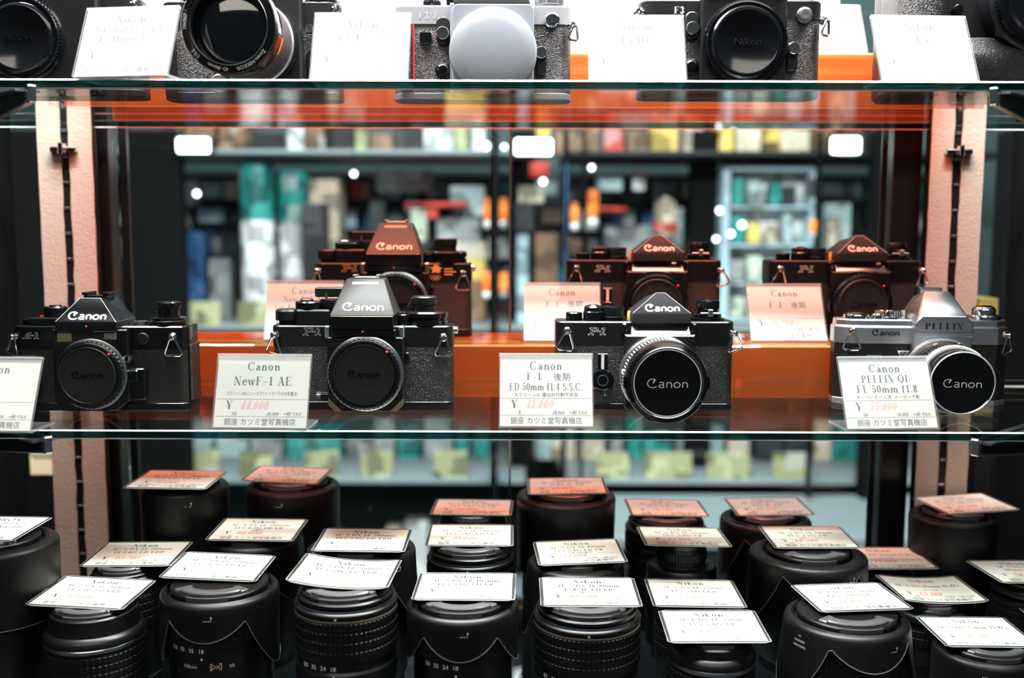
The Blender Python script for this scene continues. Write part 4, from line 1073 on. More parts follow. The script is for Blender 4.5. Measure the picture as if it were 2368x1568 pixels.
def ribbed(t, name, r, z1, z0, rows, k=0.6, m='rubber', pitch=3.7):
    """A rubber ring with rows of raised blocks from z1 down to z0."""
    g = G(); hgt = (z1 - z0) / rows; seg = 4 * round(2 * math.pi * r / pitch)
    prof = [(r - 0.6, z1 + 0.8)]
    for i in range(rows):
        a = z1 - hgt * i; b = a - hgt
        prof += [(r - k, a), (r, a - 0.25, k, 4), (r, b + hgt * 0.32, k, 4), (r - k, b + hgt * 0.24)]
    prof += [(r - 0.6, z0 - 0.8)]
    return g.lathe(prof, None, seg).build(name, m, t)

def petal(th, front, notch, side, rot):
    """Depth of a reversed petal hood below its flange at angle th: short front and back petals, long side petals, notches between."""
    a = math.degrees(th) + 90 - rot
    a = abs((a + 90) % 180 - 90)
    w = 40.0
    if a < w:
        return notch + (front - notch) * math.cos(R(a / w * 90)) ** 0.8
    return notch + (side - notch) * math.sin(R((a - w) / (90 - w) * 90)) ** 0.8

def hood_mesh(t, r, rin, ztop, dep, flare=1.0, m='hood_plastic'):
    """A reversed hood: rounded flange on top, wall going down to a petal-shaped rim. dep = (front, notch, side, rot)."""
    n = 120; rings = []
    prof = [(rin, ztop - 7), (rin, ztop - 1.6), (rin + 0.8, ztop - 0.5), (rin + 2.0, ztop), (r - 3.2, ztop - 0.7), (r - 1.6, ztop - 1.5), (r - 0.5, ztop - 2.8), (r, ztop - 4.6)]
    cs = [(math.cos(2 * math.pi * i / n), math.sin(2 * math.pi * i / n)) for i in range(n)]
    for rr, z in prof:
        rings.append([(rr * c, rr * s, z) for c, s in cs])
    D = [max(6.0, petal(2 * math.pi * i / n, *dep)) for i in range(n)]
    for f in (0.25, 0.5, 0.75, 1.0):
        rings.append([((r * (1 + (flare - 1) * min(1, D[i] * f / 40))) * cs[i][0], (r * (1 + (flare - 1) * min(1, D[i] * f / 40))) * cs[i][1], ztop - 4.6 - (D[i] - 4.6) * f) for i in range(n)])
    last = rings[-1]
    rings.append([(x * (1 - 1.6 / r), y * (1 - 1.6 / r), z) for x, y, z in last])
    rings.append([(x * (1 - 1.6 / r), y * (1 - 1.6 / r), ztop - 4.8) for x, y, z in rings[7]])
    o = G().stack(rings, caps=(False, False)).build('hood', m, t)
    if dep[0] < 70:
        G().tube([(x * 1.001, y * 1.001, z) for x, y, z in last], 0.2, True, 5).build('hood_rim', 'rim_grey', o, label='thin pale line along the hood rim')
    return o

def index_mark(h, r, z, ang=-84):
    g = G(); g.flat = True
    g.wrap(strip([(-4.5, 0), (1.2, 0), (1.2, 2.0)], 0.42) + dot(1.2, 2.6, 0.75), r + 0.12, ang, z)
    g.build('index_mark', 'white_paint', h, label='white hood index mark')

def hood_text(h, r, lines, ang, z, step, size=2.2, flip=True, m='white_paint'):
    g = G(); g.flat = True
    for k, ln in enumerate(lines):
        polys = sans(ln, size)
        if flip:
            polys = [[(-px, size - py) for px, py in q] for q in polys]
        g.wrap(polys, r + 0.15, ang, z - step * k)
    g.build('hood_lettering', m, h, label='small white hood lettering')

def lens_base(x, y, label, group='lenses standing on the bottom shelf'):
    return thing('camera_lens', label, 'lens', (x, y, ZS), 0, group)

def barrel_marks(t, r, z, nums, step=12.0, a0=-95, h=3.4, name=True, m='white_paint'):
    g = G()
    for k, s in enumerate(nums):
        g.wrap(sans(s, h), r + 0.1, a0 - k * step, z)
    g.build('focal_scale', m, t, label='white focal length numerals')
    if name:
        g = G()
        g.wrap(sans('Nikon', 3.0, slant=0.18, wide=1.1), r + 0.1, a0 - 14, z - 12)
        b = sans('DX', 3.0, wide=1.1)
        g.wrap(strip([(-4.0, -0.9), (4.0, -0.9), (4.0, 3.9), (-4.0, 3.9)], 0.5, True) + b, r + 0.1, a0 + 15, z - 12)
        g.wrap(sans('VR', 2.6), r + 0.1, a0 + 32, z - 12)
        for k in range(2):
            g.wrap(strip([(-24, 0), (24, 0)], 0.35), r + 0.1, a0 + 4, z - 16.5 - 1.0 * k)
        g.build('name_plate', 'rose_paint', t, label='gold lettering on the barrel')
        G().wrap(dot(0, 0, 0.9), r + 0.1, a0, z - 4.6).build('focal_index', 'white_paint', t)

def lens_hooded(x, y, r, ztop, label, dep=(28, 14, 56, 0), flare=1.0, nums=('18', '35', '70'), capk=0.76, marks=True, ang=-84, simple=False, text=None):
    t = lens_base(x, y, label); H = ztop - ZS
    rb = r - 4.2
    G().lathe([(rb * 0.86, 0), (rb * 0.86, 8), (rb * 0.92, 12), (rb * 0.94, 26), (rb * 0.97, 30), (rb * 0.97, H - 42), (rb - 1, H - 14), (r * capk + 1.5, H - 9), (r * capk - 1, H - 8)], None, 80).build('barrel', 'black_satin', t)
    ribbed(t, 'zoom_ring', rb + 0.3, H - 18, H - 39, 4)
    pinch_cap(t, H, r * capk)
    h = hood_mesh(t, r, r * capk + 2.0, H - 5.0, dep, flare)
    if text:
        hood_text(h, r * (1 + (flare - 1) * 0.3), *text)
    if not simple:
        ro = r - 3.4; ri = max(r * capk + 4.2, ro - 3.4)
        for a in (-142, -22):
            if ri < ro - 0.8:
                G().arc(ri, ro, a - 15, a + 15, H - 6.2, H - 5.35, None, 8).build('lock_slot', 'gloss_black', h)
    if marks:
        index_mark(h, r * (1 + (flare - 1) * 0.25), H - 17.0, ang)
    if nums:
        barrel_marks(t, rb * 0.97, H - 44, nums)
    return t

def lens_zoom(x, y, r, ztop, label, nums=('18', '24', '35', '50'), rows=4, gold=True, top=17):
    t = lens_base(x, y, label); H = ztop - ZS
    G().lathe([(r * 0.84, 0), (r * 0.84, 10), (r * 0.95, 13), (r * 0.95, H - 72), (r * 0.985, H - 70), (r * 0.985, H - 58), (r * 0.95, H - 56), (r * 0.95, H - 24)], None, 88).build('barrel', 'black_satin', t)
    fr = G().lathe([(r * 0.90, H - 6), (r * 0.93, H - 7), (r * 0.93, H - 9), (r * 0.90, H - 9.6), (r * 0.90, H - 10.6), (r * 0.955, H - 11.2), (r * 0.955, H - 12.2), (r * 0.985, H - 12.8), (r, H - 13.6), (r, H - top + 1), (r * 0.97, H - top)], None, 96).build('front_ring', 'black_satin', t)
    if gold:
        G().lathe([(r * 0.99, H - top - 0.2), (r * 0.995, H - top - 0.6), (r * 0.995, H - top - 1.5), (r * 0.98, H - top - 1.8)], None, 96, caps=(False, False)).build('accent_ring', 'warm_metal', fr, label='thin warm metal accent ring')
    G().wrap(dot(0, 0, 0.9), r + 0.1, -92, H - 15.4).build('index_dot', 'white_paint', fr, label='white index dot')
    ribbed(t, 'zoom_ring', r * 1.005, H - top - 2.5, H - top - 31, rows)
    pinch_cap(t, H, r * 0.88)
    barrel_marks(t, r * 0.985, H - top - 37, nums)
    return t

def lens_plain(x, y, r, ztop, label, rows=6, capk=0.8, band=False, side=True, step=12):
    t = lens_base(x, y, label); H = ztop - ZS
    G().lathe([(r * 0.86, 0), (r * 0.86, 10), (r * 0.95, 14), (r * 0.95, H - 20)], None, 80).build('barrel', 'black_satin', t)
    fr = G().lathe([(r * capk + 1, H - 5), (r * capk + 2.2, H - 6), (r * capk + 2.2, H - 8), (r * 0.90, H - step + 3), (r * 0.96, H - step + 1.6), (r, H - step - 0.8), (r, H - step - 4), (r * 0.97, H - step - 4.6)], None, 96).build('front_ring', 'black_satin', t)
    if band:
        G().lathe([(r * 0.985, H - step - 5), (r * 0.992, H - step - 5.4), (r * 0.992, H - step - 7.8), (r * 0.98, H - step - 8.2)], None, 96, caps=(False, False)).build('chrome_band', 'steel', fr, label='narrow chrome band')
    if rows:
        ribbed(t, 'zoom_ring', r * 1.0, H - step - 11, H - step - 11 - rows * 6.3, rows, pitch=4.2)
    if side:
        G().lathe([(2.2, 0), (2.2, 1.6), (0.05, 1.8)], AX(-r * 0.94, -6, H - 78, (-1, -0.2, 0)), 16).build('switch', 'steel', t)
    pinch_cap(t, H, r * capk)
    return t

def lens_stepped(x, y, r, ztop, label, small=0.62):
    """A slim extended front tube rising from a wider barrel."""
    t = lens_base(x, y, label); H = ztop - ZS
    rs = r * small + 2
    G().lathe([(r * 0.86, 0), (r * 0.86, 10), (r, 14), (r, H - 40), (r * 0.99, H - 27), (r * 0.93, H - 24), (rs + 2.5, H - 22.5), (rs + 2, H - 21)], None, 80).build('barrel', 'black_satin', t)
    G().lathe([(rs, H - 24), (rs, H - 18), (rs + 0.9, H - 17.4, 0.5), (rs + 0.9, H - 10.5, 0.5), (rs, H - 10), (rs, H - 7)], None, 96).build('front_tube', 'black_plastic', t)
    ribbed(t, 'zoom_ring', r + 0.4, H - 44, H - 66, 4)
    pinch_cap(t, H, rs)
    return t

CARD = {'c1': (-324.7, 19.2, -131.9, -5.2, 2.0, 0.6), 'c2': (-320.1, 101.1, -128.3, -0.6, 2.0, -0.9), 'c3': (-234.3, 46.9, -120.5, -2.4, 1.3, 1.6), 'c4': (-308.3, 170.3, -80.6, -3.3, 2.0, -0.3),
        'c5': (-221.1, 236.0, -92.0, -4.7, 0.8, 1.4), 'c6': (-417.5, 45.4, -89.0, -4.1, 1.8, -0.5), 'c7': (-224.5, 131.3, -115.8, -1.0, 2.0, 0.4), 'c8': (-124.8, 88.3, -111.4, -0.5, 1.1, 0.5),
        'c9': (-126.0, 5.1, -111.4, -3.8, 1.6, 2.6), 'c10': (-37.3, 207.5, -116.4, -2.0, -1.5, 0.2), 'c11': (-36.5, 134.9, -121.5, 0.0, 1.2, 0.1), 'c12': (-35.0, 8.8, -122.4, -1.2, -0.1, -0.3),
        'c13': (53.8, 222.8, -99.0, -0.3, 0.6, -1.2), 'c14': (152.7, 235.5, -124.1, 0.4, 0.2, 1.1), 'c15': (256.5, 244.0, -125.0, 1.6, 1.5, -0.4), 'c16': (59.3, 119.9, -131.6, 3.4, 2.0, -1.4),
        'c17': (154.6, 145.5, -125.5, 0.2, -0.9, 1.0), 'c18': (60.4, 21.1, -131.0, -0.3, 1.5, 0.0), 'c19': (153.4, 80.0, -153.8, -0.3, 2.0, 0.7), 'c20': (154.6, 7.7, -153.0, -0.9, 1.7, -0.7),
        'c21': (269.6, 152.0, -127.7, 0.4, 2.0, -0.2), 'c22': (353.6, 184.9, -158.0, 1.3, 1.1, 0.2), 'c23': (372.2, 128.1, -168.4, 4.2, 2.0, 2.4), 'c24': (270.4, 39.5, -141.6, 6.7, 0.1, 0.6),
        'c25': (440.7, 216.4, -114.0, 10.4, 0.8, -0.7), 'c26': (454.0, 127.0, -150.6, 4.9, -0.2, 1.4), 'c27': (383.7, 64.0, -180.1, 1.3, 1.5, 1.0), 'c28': (477.3, 86.2, -176.2, -1.5, 1.5, -0.3)}

def lens_card(key, label, lines, price, brand='Nikon', note='', bend=0.0, grade='AB', small=''):
    x, y, z, yaw, pitch, roll = CARD[key]
    t = thing('price_card', label, 'price card', (x, y, z), 0, 'laminated price cards on the lenses')
    t.rotation_mode = 'ZXY'
    t.rotation_euler = (R(pitch), R(roll), R(yaw))
    W, Hh, n = 38.0, 29.5, 16
    def zb(px): return bend * (px / W) ** 2
    rings = []
    for k in range(n + 1):
        px = -W + 2 * W * k / n
        e = max(0.0, abs(px) - (W - 2.2))
        hh = Hh - (2.2 - math.sqrt(max(0, 2.2 ** 2 - e ** 2)))
        rings.append([(px, -hh, zb(px)), (px, hh, zb(px)), (px, hh, zb(px) + 0.5), (px, -hh, zb(px) + 0.5)])
    lam = G().stack(rings).build('laminate', 'laminate', t, label='dark clear laminate border')
    out = [r[0] for r in rings] + [r[1] for r in rings[::-1]]
    G().tube([(a, b, c + 0.25) for a, b, c in out], 0.33, True, 6).build('cut_edge', 'laminate_edge', lam, label='pale cut edge of the laminate')
    rings = []
    for k in range(n + 1):
        px = -35.6 + 71.2 * k / n
        rings.append([(px, -27.0, zb(px) + 0.5), (px, 27.0, zb(px) + 0.5), (px, 27.0, zb(px) + 0.62), (px, -27.0, zb(px) + 0.62)])
    p = G().stack(rings).build('paper_card', 'card_paper', t)
    ink, red = layout(brand, lines, note, price, grade, small)
    bf = (lambda a, b, c: (a, b, c + zb(a)))
    G().flats(ink, None, 0, 0.70, bf).build('dark_print', 'dense_ink', p, label='dark printed lettering')
    if red:
        G().flats(red, None, 0, 0.70, bf).build('price_print', 'price_ink', p, label='red printed price')
    return t

def top(key, d=0.9):
    return CARD[key][2] - d
L2 = lambda a, b: [(a, 4.7), (b, 4.7)]
FG = L2

# front rows, left to right
lens_hooded(-404.5, 36, 44, top('c6'), 'large black lens cut off at the left edge with a warm reflection on its hood', (60, 60, 60, 0), 0.99, (), 0.70, False, -84, True, (['18-400mm F/3.5-6.3', 'Di II VC HLD'], -84, top('c6') - ZS - 42, 6.0, 2.6, False))
lens_plain(-318.6, 7, 37, top('c1', 1.3), 'black zoom with rows of rubber ribs under the front 55-200mm card', 7, 0.80, True, True, 21)
lens_hooded(-227, 23.5, 45, top('c3', 1.3), 'black lens in a petal hood under the front 18-300mm card', (29, 14, 60, 0), 0.99, ('18', '35', '70', '135'), 0.82)
lens_zoom(-124, -6, 38.4, top('c9', 1.3), 'black zoom without a hood under the curled 18-200mm card in front', ('18', '24', '35', '50'))
lens_hooded(-36.6, -3, 42.2, top('c12'), 'black lens in a petal hood under the 18-105mm card', (31, 15, 44, 0), 0.985, ('18', '24', '35', '50'), 0.82)
lens_zoom(58.4, 14, 41.2, top('c18'), 'black zoom with a ribbed ring under the 16-80mm card', ('16', '24', '35', '50', '80'))
lens_plain(153.2, 6, 33.6, top('c20', 1.2), 'short black zoom under the 9,900 card in front', 3, 0.82, True, False, 16)
lens_hooded(260.5, 19, 47, top('c24'), 'black lens in a flared petal hood under the 10-20mm card', (26, 9, 62, 8), 1.09, (), 0.80, True, -62, text=(['O-', 'MADE IN', 'THAILAND'], -152, top('c24') - ZS - 14, 4.0, 1.9))
lens_hooded(386, 50, 41, top('c27', 1.2), 'black lens with a short hood under the 18,700 card', (36, 36, 36, 0), 1.0, (), 0.78, True, -66, text=(['Nikon'], -112, top('c27', 1.2) - ZS - 17, 4.0, 2.8))
lens_plain(480, 70, 27, top('c28', 1.2), 'black lens under the card at the right edge of the front row', 3)
# middle rows
lens_plain(-325, 86, 30, top('c2', 1.3), 'black lens under the rear 55-200mm card near the left upright', 4)
lens_hooded(-228.5, 137.5, 42, top('c7', 1.2), 'black lens in a straight hood under the rear 18-300mm card', (50, 40, 58, 0), 1.0, (), 0.76, True, -66)
lens_hooded(-127.5, 93, 46, top('c8'), 'black lens in a wide hood under the rear 18-200mm card', (34, 20, 62, 0), 1.04, (), 0.74, True, -40)
lens_zoom(-35.6, 122.8, 38.8, top('c11'), 'black zoom without a hood under the 18-140mm card', ('18', '24', '35'), 4, False)
lens_hooded(56, 119, 42, top('c16', 1.3), 'black lens in a long-petalled hood under the 33,000 card', (20, 8, 66, 0), 1.10, (), 0.72, False)
lens_stepped(154, 147, 31.5, top('c17'), 'black lens with a slim raised front under the 11,000 card')
lens_plain(152, 80, 32, top('c19', 1.2), 'short black lens under the 12,100 card', 3, 0.82, False, True, 14)
lens_hooded(263, 131, 51, top('c21', 1.2), 'black lens with a very wide petal hood under the 10-24mm card', (24, 8, 60, 0), 1.02, (), 0.70, True, -60)
lens_plain(350, 188, 28, top('c22'), 'small black lens under the orange-lit 35mm card', 2, 0.82, False, False)
lens_plain(368, 120, 32, top('c23', 1.6), 'small black lens under the 15,400 card', 2, 0.74, False, False)
lens_plain(462, 130, 34, top('c26'), 'black lens under the 40mm card at the right', 3, 0.74, False, False)
# back row
lens_hooded(-305, 181, 40, top('c4', 1.2), 'tall black hooded lens, leftmost of the back row', (80, 80, 80, 0), 0.98, (), 0.70, True, -66)
lens_hooded(-215, 229, 45.5, top('c5', 1.2), 'tall black lens with a wide red-lit hood, second in the back row', (72, 72, 72, 0), 1.0, (), 0.76, True, -92)
lens_zoom(-37, 203, 34.5, top('c10'), 'dark lens half hidden behind the 18-140mm card', (), 3, False)
lens_hooded(53, 218, 48, top('c13'), 'tall black lens with a broad red-lit hood in the middle of the back row', (72, 72, 72, 0), 0.98, (), 0.74, False)
lens_zoom(151, 222, 39.5, top('c14'), 'dark red-lit lens in the back row behind the 11,000 card', (), 3, False)
lens_hooded(250.5, 230, 44, top('c15'), 'black lens with a slotted red-lit hood in the back row behind the 10-24mm card', (24, 12, 60, 0), 1.04, (), 0.70, False)
lens_hooded(424, 205, 40, top('c25', 1.2), 'tall black hooded lens by the right upright', (72, 72, 72, 0), 0.98, (), 0.72, False)

lens_card('c1', 'laminated price card for a 55-200mm zoom, frontmost at the left', FG('AF-S DX 55-200mm', 'f4-5.6G ED VRII'), '12,100', grade='A')
lens_card('c2', 'laminated price card for a 55-200mm zoom, behind the frontmost left card', FG('AF-S DX 55-200mm', 'f4-5.6G ED VRII'), '13,200', grade='A', small='12,000')
lens_card('c3', 'laminated price card for an 18-300mm zoom in the front row', FG('AF-S DX 18-300mm', 'f3.5-6.3G ED VR'), '60,500', note='元箱 フード付', grade='A')
lens_card('c4', 'orange-lit card on the leftmost lens of the back row', FG('AF-S DX 55-300mm', 'f4.5-5.6G ED VR'), '22,000', small='20,000')
lens_card('c5', 'orange-lit card on the second lens of the back row from the left', FG('AF-S DX 18-200mm', 'f3.5-5.6G ED VR'), '27,500', small='25,000')
lens_card('c6', 'price card cut off by the left edge above the large lens', L2('18-400mm f3.5-6.3', 'Di II VC HLD NikonIII'), '', brand='TAMRON', grade='A')
lens_card('c7', 'price card for an 18-300mm zoom in the second row', FG('AF-S DX 18-300mm', 'f3.5-6.3G ED VR'), '66,000', note='元箱付', grade='A')
lens_card('c8', 'price card for an 18-200mm zoom in the second row', FG('AF-S DX 18-200mm', 'f3.5-5.6G ED VRII'), '35,200', small='32,000')
lens_card('c9', 'curled price card for an 18-200mm zoom in the front row', FG('AF-S DX 18-200mm', 'f3.5-5.6G ED VRII'), '36,300', bend=3.0, small='33,000')
lens_card('c10', 'orange-lit price card just behind the 18-140mm card', FG('AF-S DX 18-140mm', 'f3.5-5.6G ED VR'), '20,900', small='19,000')
lens_card('c11', 'price card for an 18-140mm zoom reading 22,000', FG('AF-S DX 18-140mm', 'f3.5-5.6G ED VR'), '22,000', small='20,000')
lens_card('c12', 'price card for an 18-105mm zoom at the middle of the front row', FG('AF-S DX 18-105mm', 'f3.5-5.6G ED VR'), '15,400', note='フード付', small='14,000')
lens_card('c13', 'orange-lit card on the broad hooded lens in the middle of the back row', FG('AF-S DX 17-55mm', 'f2.8G IF-ED'), '44,000', small='40,000')
lens_card('c14', 'orange-lit card in the back row directly behind the 11,000 card', FG('AF-S DX 18-70mm', 'f3.5-4.5G ED'), '28,700', small='26,000')
lens_card('c15', 'orange-lit card in the back row behind the 10-24mm card', FG('AF-S DX 12-24mm', 'f4G IF-ED'), '49,500', small='45,000')
lens_card('c16', 'price card reading 33,000 for a 16-85mm zoom', FG('AF-S DX 16-85mm', 'f3.5-5.6G ED VR'), '33,000', note='元箱 保証書付', grade='A', small='30,000')
lens_card('c17', 'orange-lit price card reading 11,000', FG('AF-S DX 18-55mm', 'f3.5-5.6G VR'), '11,000', small='10,000')
lens_card('c18', 'price card reading 60,500 for a 16-80mm zoom in the front row', FG('AF-S DX 16-80mm', 'f2.8-4E ED VR'), '60,500', note='元箱フード付', small='55,000')
lens_card('c19', 'price card reading 12,100 for an 18-55mm zoom', FG('AF-S DX 18-55mm', 'f3.5-5.6G VRII'), '12,100', grade='A', small='11,000')
lens_card('c20', 'price card reading 9,900, lowest in the picture', FG('AF-P DX 18-55mm', 'f3.5-5.6G VR'), '9,900', grade='A', small='9,000')
lens_card('c21', 'price card for a 10-24mm zoom on the widest hood', FG('AF-S DX 10-24mm', 'f3.5-4.5G ED'), '60,500', note='元箱フード付')
lens_card('c22', 'orange-lit price card for a 35mm lens beside the 10-24mm card', [('AF-S DX 35mm f1.8G', 4.7)], '19,800', note='フード付')
lens_card('c23', 'curled price card reading 15,400 for a 35mm lens', [('AF-S DX 35mm f1.8G', 4.9)], '15,400', note='フード付', bend=2.5, small='14,000')
lens_card('c24', 'price card reading 31,900 for a 10-20mm zoom', FG('AF-P DX 10-20mm', 'f4.5-5.6G VR'), '31,900', note='フード付', grade='A', small='29,000')
lens_card('c25', 'cream price card on the back lens by the right upright', FG('AF-S DX 55-300mm', 'f4.5-5.6G ED VR'), '41,800', small='38,000')
lens_card('c26', 'price card for a 40mm lens at the right edge', FG('AF-S DX Micro', '40mm f2.8G'), '26,400', grade='A', small='24,000')
lens_card('c27', 'price card reading 18,700 at the lower right', [('AF-S DX 35mm f1.8G', 4.9)], '18,700', note='フード付', grade='A', small='17,000')
lens_card('c28', 'corner of a price card at the right edge below the 40mm card', [('AF-S DX 35mm f1.8G', 4.9)], '17,600', grade='A')

# ------------------------------------------------------------------ the shop behind the glass doors, far out of focus
CX, CY, CZ = 0.0, -727.6, 146.6
_t, _r = R(6.1), R(0.16)
_f = Vector((0, math.cos(_t), -math.sin(_t))); _u = Vector((0, math.sin(_t), math.cos(_t))); _x = Vector((1, 0, 0))
_rt = _x * math.cos(_r) + _u * math.sin(_r); _up = _u * math.cos(_r) - _x * math.sin(_r)
def at(px, py, Y):
    d = _f + _rt * ((px - 1184) / 2302) + _up * ((784 - py) / 2302)
    return Vector((CX, CY, CZ)) + d * ((Y - CY) / d.y)

PAL = {'pale green': (0.42, 0.50, 0.40), 'cream': (0.62, 0.55, 0.42), 'white': (0.72, 0.76, 0.78), 'grey': (0.26, 0.30, 0.31), 'dark grey': (0.028, 0.042, 0.047), 'black': (0.012, 0.014, 0.018),
       'teal': (0.02, 0.26, 0.24), 'pale blue': (0.40, 0.58, 0.66), 'blue': (0.03, 0.12, 0.30), 'brown': (0.20, 0.12, 0.07), 'red': (0.55, 0.05, 0.03), 'orange': (0.95, 0.22, 0.03), 'yellow': (0.70, 0.50, 0.12),
       'olive': (0.27, 0.29, 0.15), 'aqua': (0.40, 0.56, 0.58)}
def printed(m, v):
    """Packaging print: boxy patches of the base colour, darker ink and pale labels."""
    n, l = m.node_tree.nodes, m.node_tree.links
    tc = n.new('ShaderNodeTexCoord'); oi = n.new('ShaderNodeObjectInfo')
    ad = n.new('ShaderNodeVectorMath'); ad.operation = 'ADD'
    vo = n.new('ShaderNodeTexVoronoi'); vo.distance = 'CHEBYCHEV'; vo.inputs['Scale'].default_value = 26
    cr = n.new('ShaderNodeValToRGB'); cr.color_ramp.interpolation = 'CONSTANT'
    cols = [(0.0, v), (0.50, tuple(c * 0.45 for c in v)), (0.68, tuple(min(1, c * 1.3 + 0.02) for c in v)), (0.84, tuple(0.5 * c + 0.22 for c in v)), (0.93, tuple(c * 0.15 for c in v))]
    e = cr.color_ramp.elements
    while len(e) < len(cols): e.new(0.5)
    for i, (p, c) in enumerate(cols):
        e[i].position = p; e[i].color = (*c, 1)
    l.new(tc.outputs['Object'], ad.inputs[0]); l.new(oi.outputs['Random'], ad.inputs[1])
    l.new(ad.outputs[0], vo.inputs['Vector']); l.new(vo.outputs['Color'], cr.inputs[0])
    l.new(cr.outputs['Color'], n['Principled BSDF'].inputs['Base Color'])
for k, v in PAL.items():
    printed(mat('shop_' + k.replace(' ', '_'), v, 0.5, 0, 0.4), v)
mat('plain_grey', (0.24, 0.29, 0.31), 0.5)
mat('plain_dark', (0.012, 0.017, 0.021), 0.5)
mat('plain_teal', (0.045, 0.075, 0.08), 0.6)
structure(G().box(-2600, 2600, 330, 3000, -1320, -1300).build('floor', 'plain_grey', smooth=False))
structure(G().box(-2600, 2600, 330, 3000, 1560, 1580).build('ceiling', 'plain_grey', smooth=False))
structure(G().box(-2600, 2600, 1760, 1800, -1300, 1500).build('wall_back', 'plain_teal', smooth=False))

def board(z, x0, x1, y0, y1, label, m='plain_grey', th=9):
    return tag(G().box(x0, x1, y0, y1, z - th, z, 1.0).build('display_shelf', m), label, 'shelf', 'shelves in the shop behind')
SH = {}
for z, nm in ((318, 'upper'), (-52, 'middle'), (-385, 'lower'), (-640, 'lowest')):
    board(z, -1060, 30, 1380, 1740, '%s shop shelf on the left, blurred behind the glass doors' % nm)
    if z != -640:
        board(z, 110, 1060, 1380, 1740, '%s shop shelf on the right, blurred behind the glass doors' % nm, 'plain_dark' if z > 0 else 'plain_grey')

def item(name, px0, px1, py0, py1, Y, dep, colour, label, cat, kind='box', group=None, foot=None, top=None):
    """A shop article at its real place: Y mm behind the shelf front, standing on foot if given."""
    a, b = at(px0, py1, Y), at(px1, py0, Y)
    z0 = foot if foot is not None else a.z
    w, h = b.x - a.x, b.z - z0
    m = 'matte_black' if cat in ('pillar', 'stand') else 'shop_' + colour.replace(' ', '_')
    if kind == 'box':
        g = G().box(-w / 2, w / 2, 0, dep, 0, h, min(3.0, w * 0.05))
        o = g.build(name, m)
        o.location = ((a.x + b.x) / 2 * U, Y * U, z0 * U)
        return tag(o, label, cat, group)
    t = thing(name, label, cat, ((a.x + b.x) / 2, Y + w / 2, z0), 0, group)
    r = w / 2
    if kind == 'canister':
        G().lathe([(r * 0.96, 0), (r, 3), (r, h * 0.63), (r * 0.9, h * 0.66)], None, 40).build('body', m, t)
        G().lathe([(r * 0.9, h * 0.64), (r * 1.02, h * 0.67), (r * 1.02, h - 4), (r * 0.96, h)], None, 40).build('lid', 'shop_' + (top or 'teal'), t)
    elif kind == 'tool':
        G().lathe([(r * 0.5, 0), (r * 0.8, h * 0.06), (r, h * 0.14), (r * 0.5, h * 0.28)], None, 20).build('tip', 'shop_white', t)
        G().lathe([(r * 0.7, h * 0.26), (r, h * 0.34), (r, h * 0.9), (r * 0.7, h)], None, 20).build('handle', m, t)
    elif kind == 'ball':
        G().lathe([(r * 0.7, 0), (r * 0.95, h * 0.2), (r, h * 0.55), (r * 0.8, h * 0.85), (0.3, h)], None, 32).build('dome', m, t)
        G().lathe([(r * 1.02, h * 0.1), (r * 1.02, h * 0.3), (r, h * 0.32)], None, 32).build('band', 'shop_' + (top or 'red'), t)
    return t

YS = 1400
SHELF_M = -52
# prominent articles on the left
item('canister', 552, 622, 378, 700, 1430, 0, 'white', 'white canister with a teal top on the shop shelf, left of a pair', 'canister', 'canister', 'canisters in the shop', SHELF_M, 'teal')
item('canister', 642, 706, 392, 700, 1450, 0, 'white', 'white canister with a teal top on the shop shelf, right of a pair', 'canister', 'canister', 'canisters in the shop', SHELF_M, 'teal')
item('carton', 712, 782, 410, 600, 1500, 90, 'cream', 'cream carton beside the canisters on the shop shelf', 'carton', foot=SHELF_M)
item('camera_bag', 700, 745, 470, 690, 1400, 80, 'black', 'black bag in front of the cream carton on the shop shelf', 'bag', foot=SHELF_M)
item('print_rack', 868, 1000, 392, 442, 1560, 40, 'grey', 'grey rack of prints high in the shop', 'rack')
item('wall_shelf', 934, 1080, 468, 478, 1440, 318, 'red', 'thin red shelf edge in the shop behind', 'shelf')
item('carton', 988, 1012, 478, 506, 1450, 30, 'red', 'small red carton under the thin red shelf edge', 'carton')
item('carton', 950, 986, 480, 560, 1450, 50, 'pale green', 'pale green carton left of the small red one', 'carton')
item('carton', 1010, 1110, 505, 560, 1470, 60, 'grey', 'grey carton below the thin red shelf edge', 'carton')
item('carton', 1040, 1120, 430, 500, 1520, 60, 'aqua', 'aqua carton left of the orange tools', 'carton')
item('carton', 1030, 1122, 560, 600, 1470, 80, 'cream', 'cream carton on a stack beside the back camera', 'carton')
item('carton', 1032, 1122, 600, 650, 1470, 80, 'yellow', 'yellow carton under the cream one beside the back camera', 'carton')
item('carton', 1034, 1122, 650, 720, 1470, 80, 'brown', 'brown carton at the bottom of the stack beside the back camera', 'carton', foot=SHELF_M)
for i, (x0, x1, y0, y1, lab) in enumerate(((1117, 1134, 458, 528, 'left of the glass door edge, upper'), (1154, 1175, 458, 528, 'right of the glass door edge, upper'), (1115, 1134, 630, 690, 'left of the glass door edge, lower'), (1154, 1175, 632, 690, 'right of the glass door edge, lower'), (1319, 1339, 468, 532, 'left of the upper right pair'), (1358, 1386, 438, 526, 'right of the upper right pair'), (361, 382, 468, 532, 'beside the left door frame, upper'), (368, 389, 636, 690, 'beside the left door frame, lower'), (1874, 1891, 508, 548, 'right of the pale cabinet'))):
    item('tool', x0, x1, y0, y1, 1330, 0, 'orange', 'orange-handled tool hanging in the shop, ' + lab, 'tool', 'tool', 'orange-handled tools')
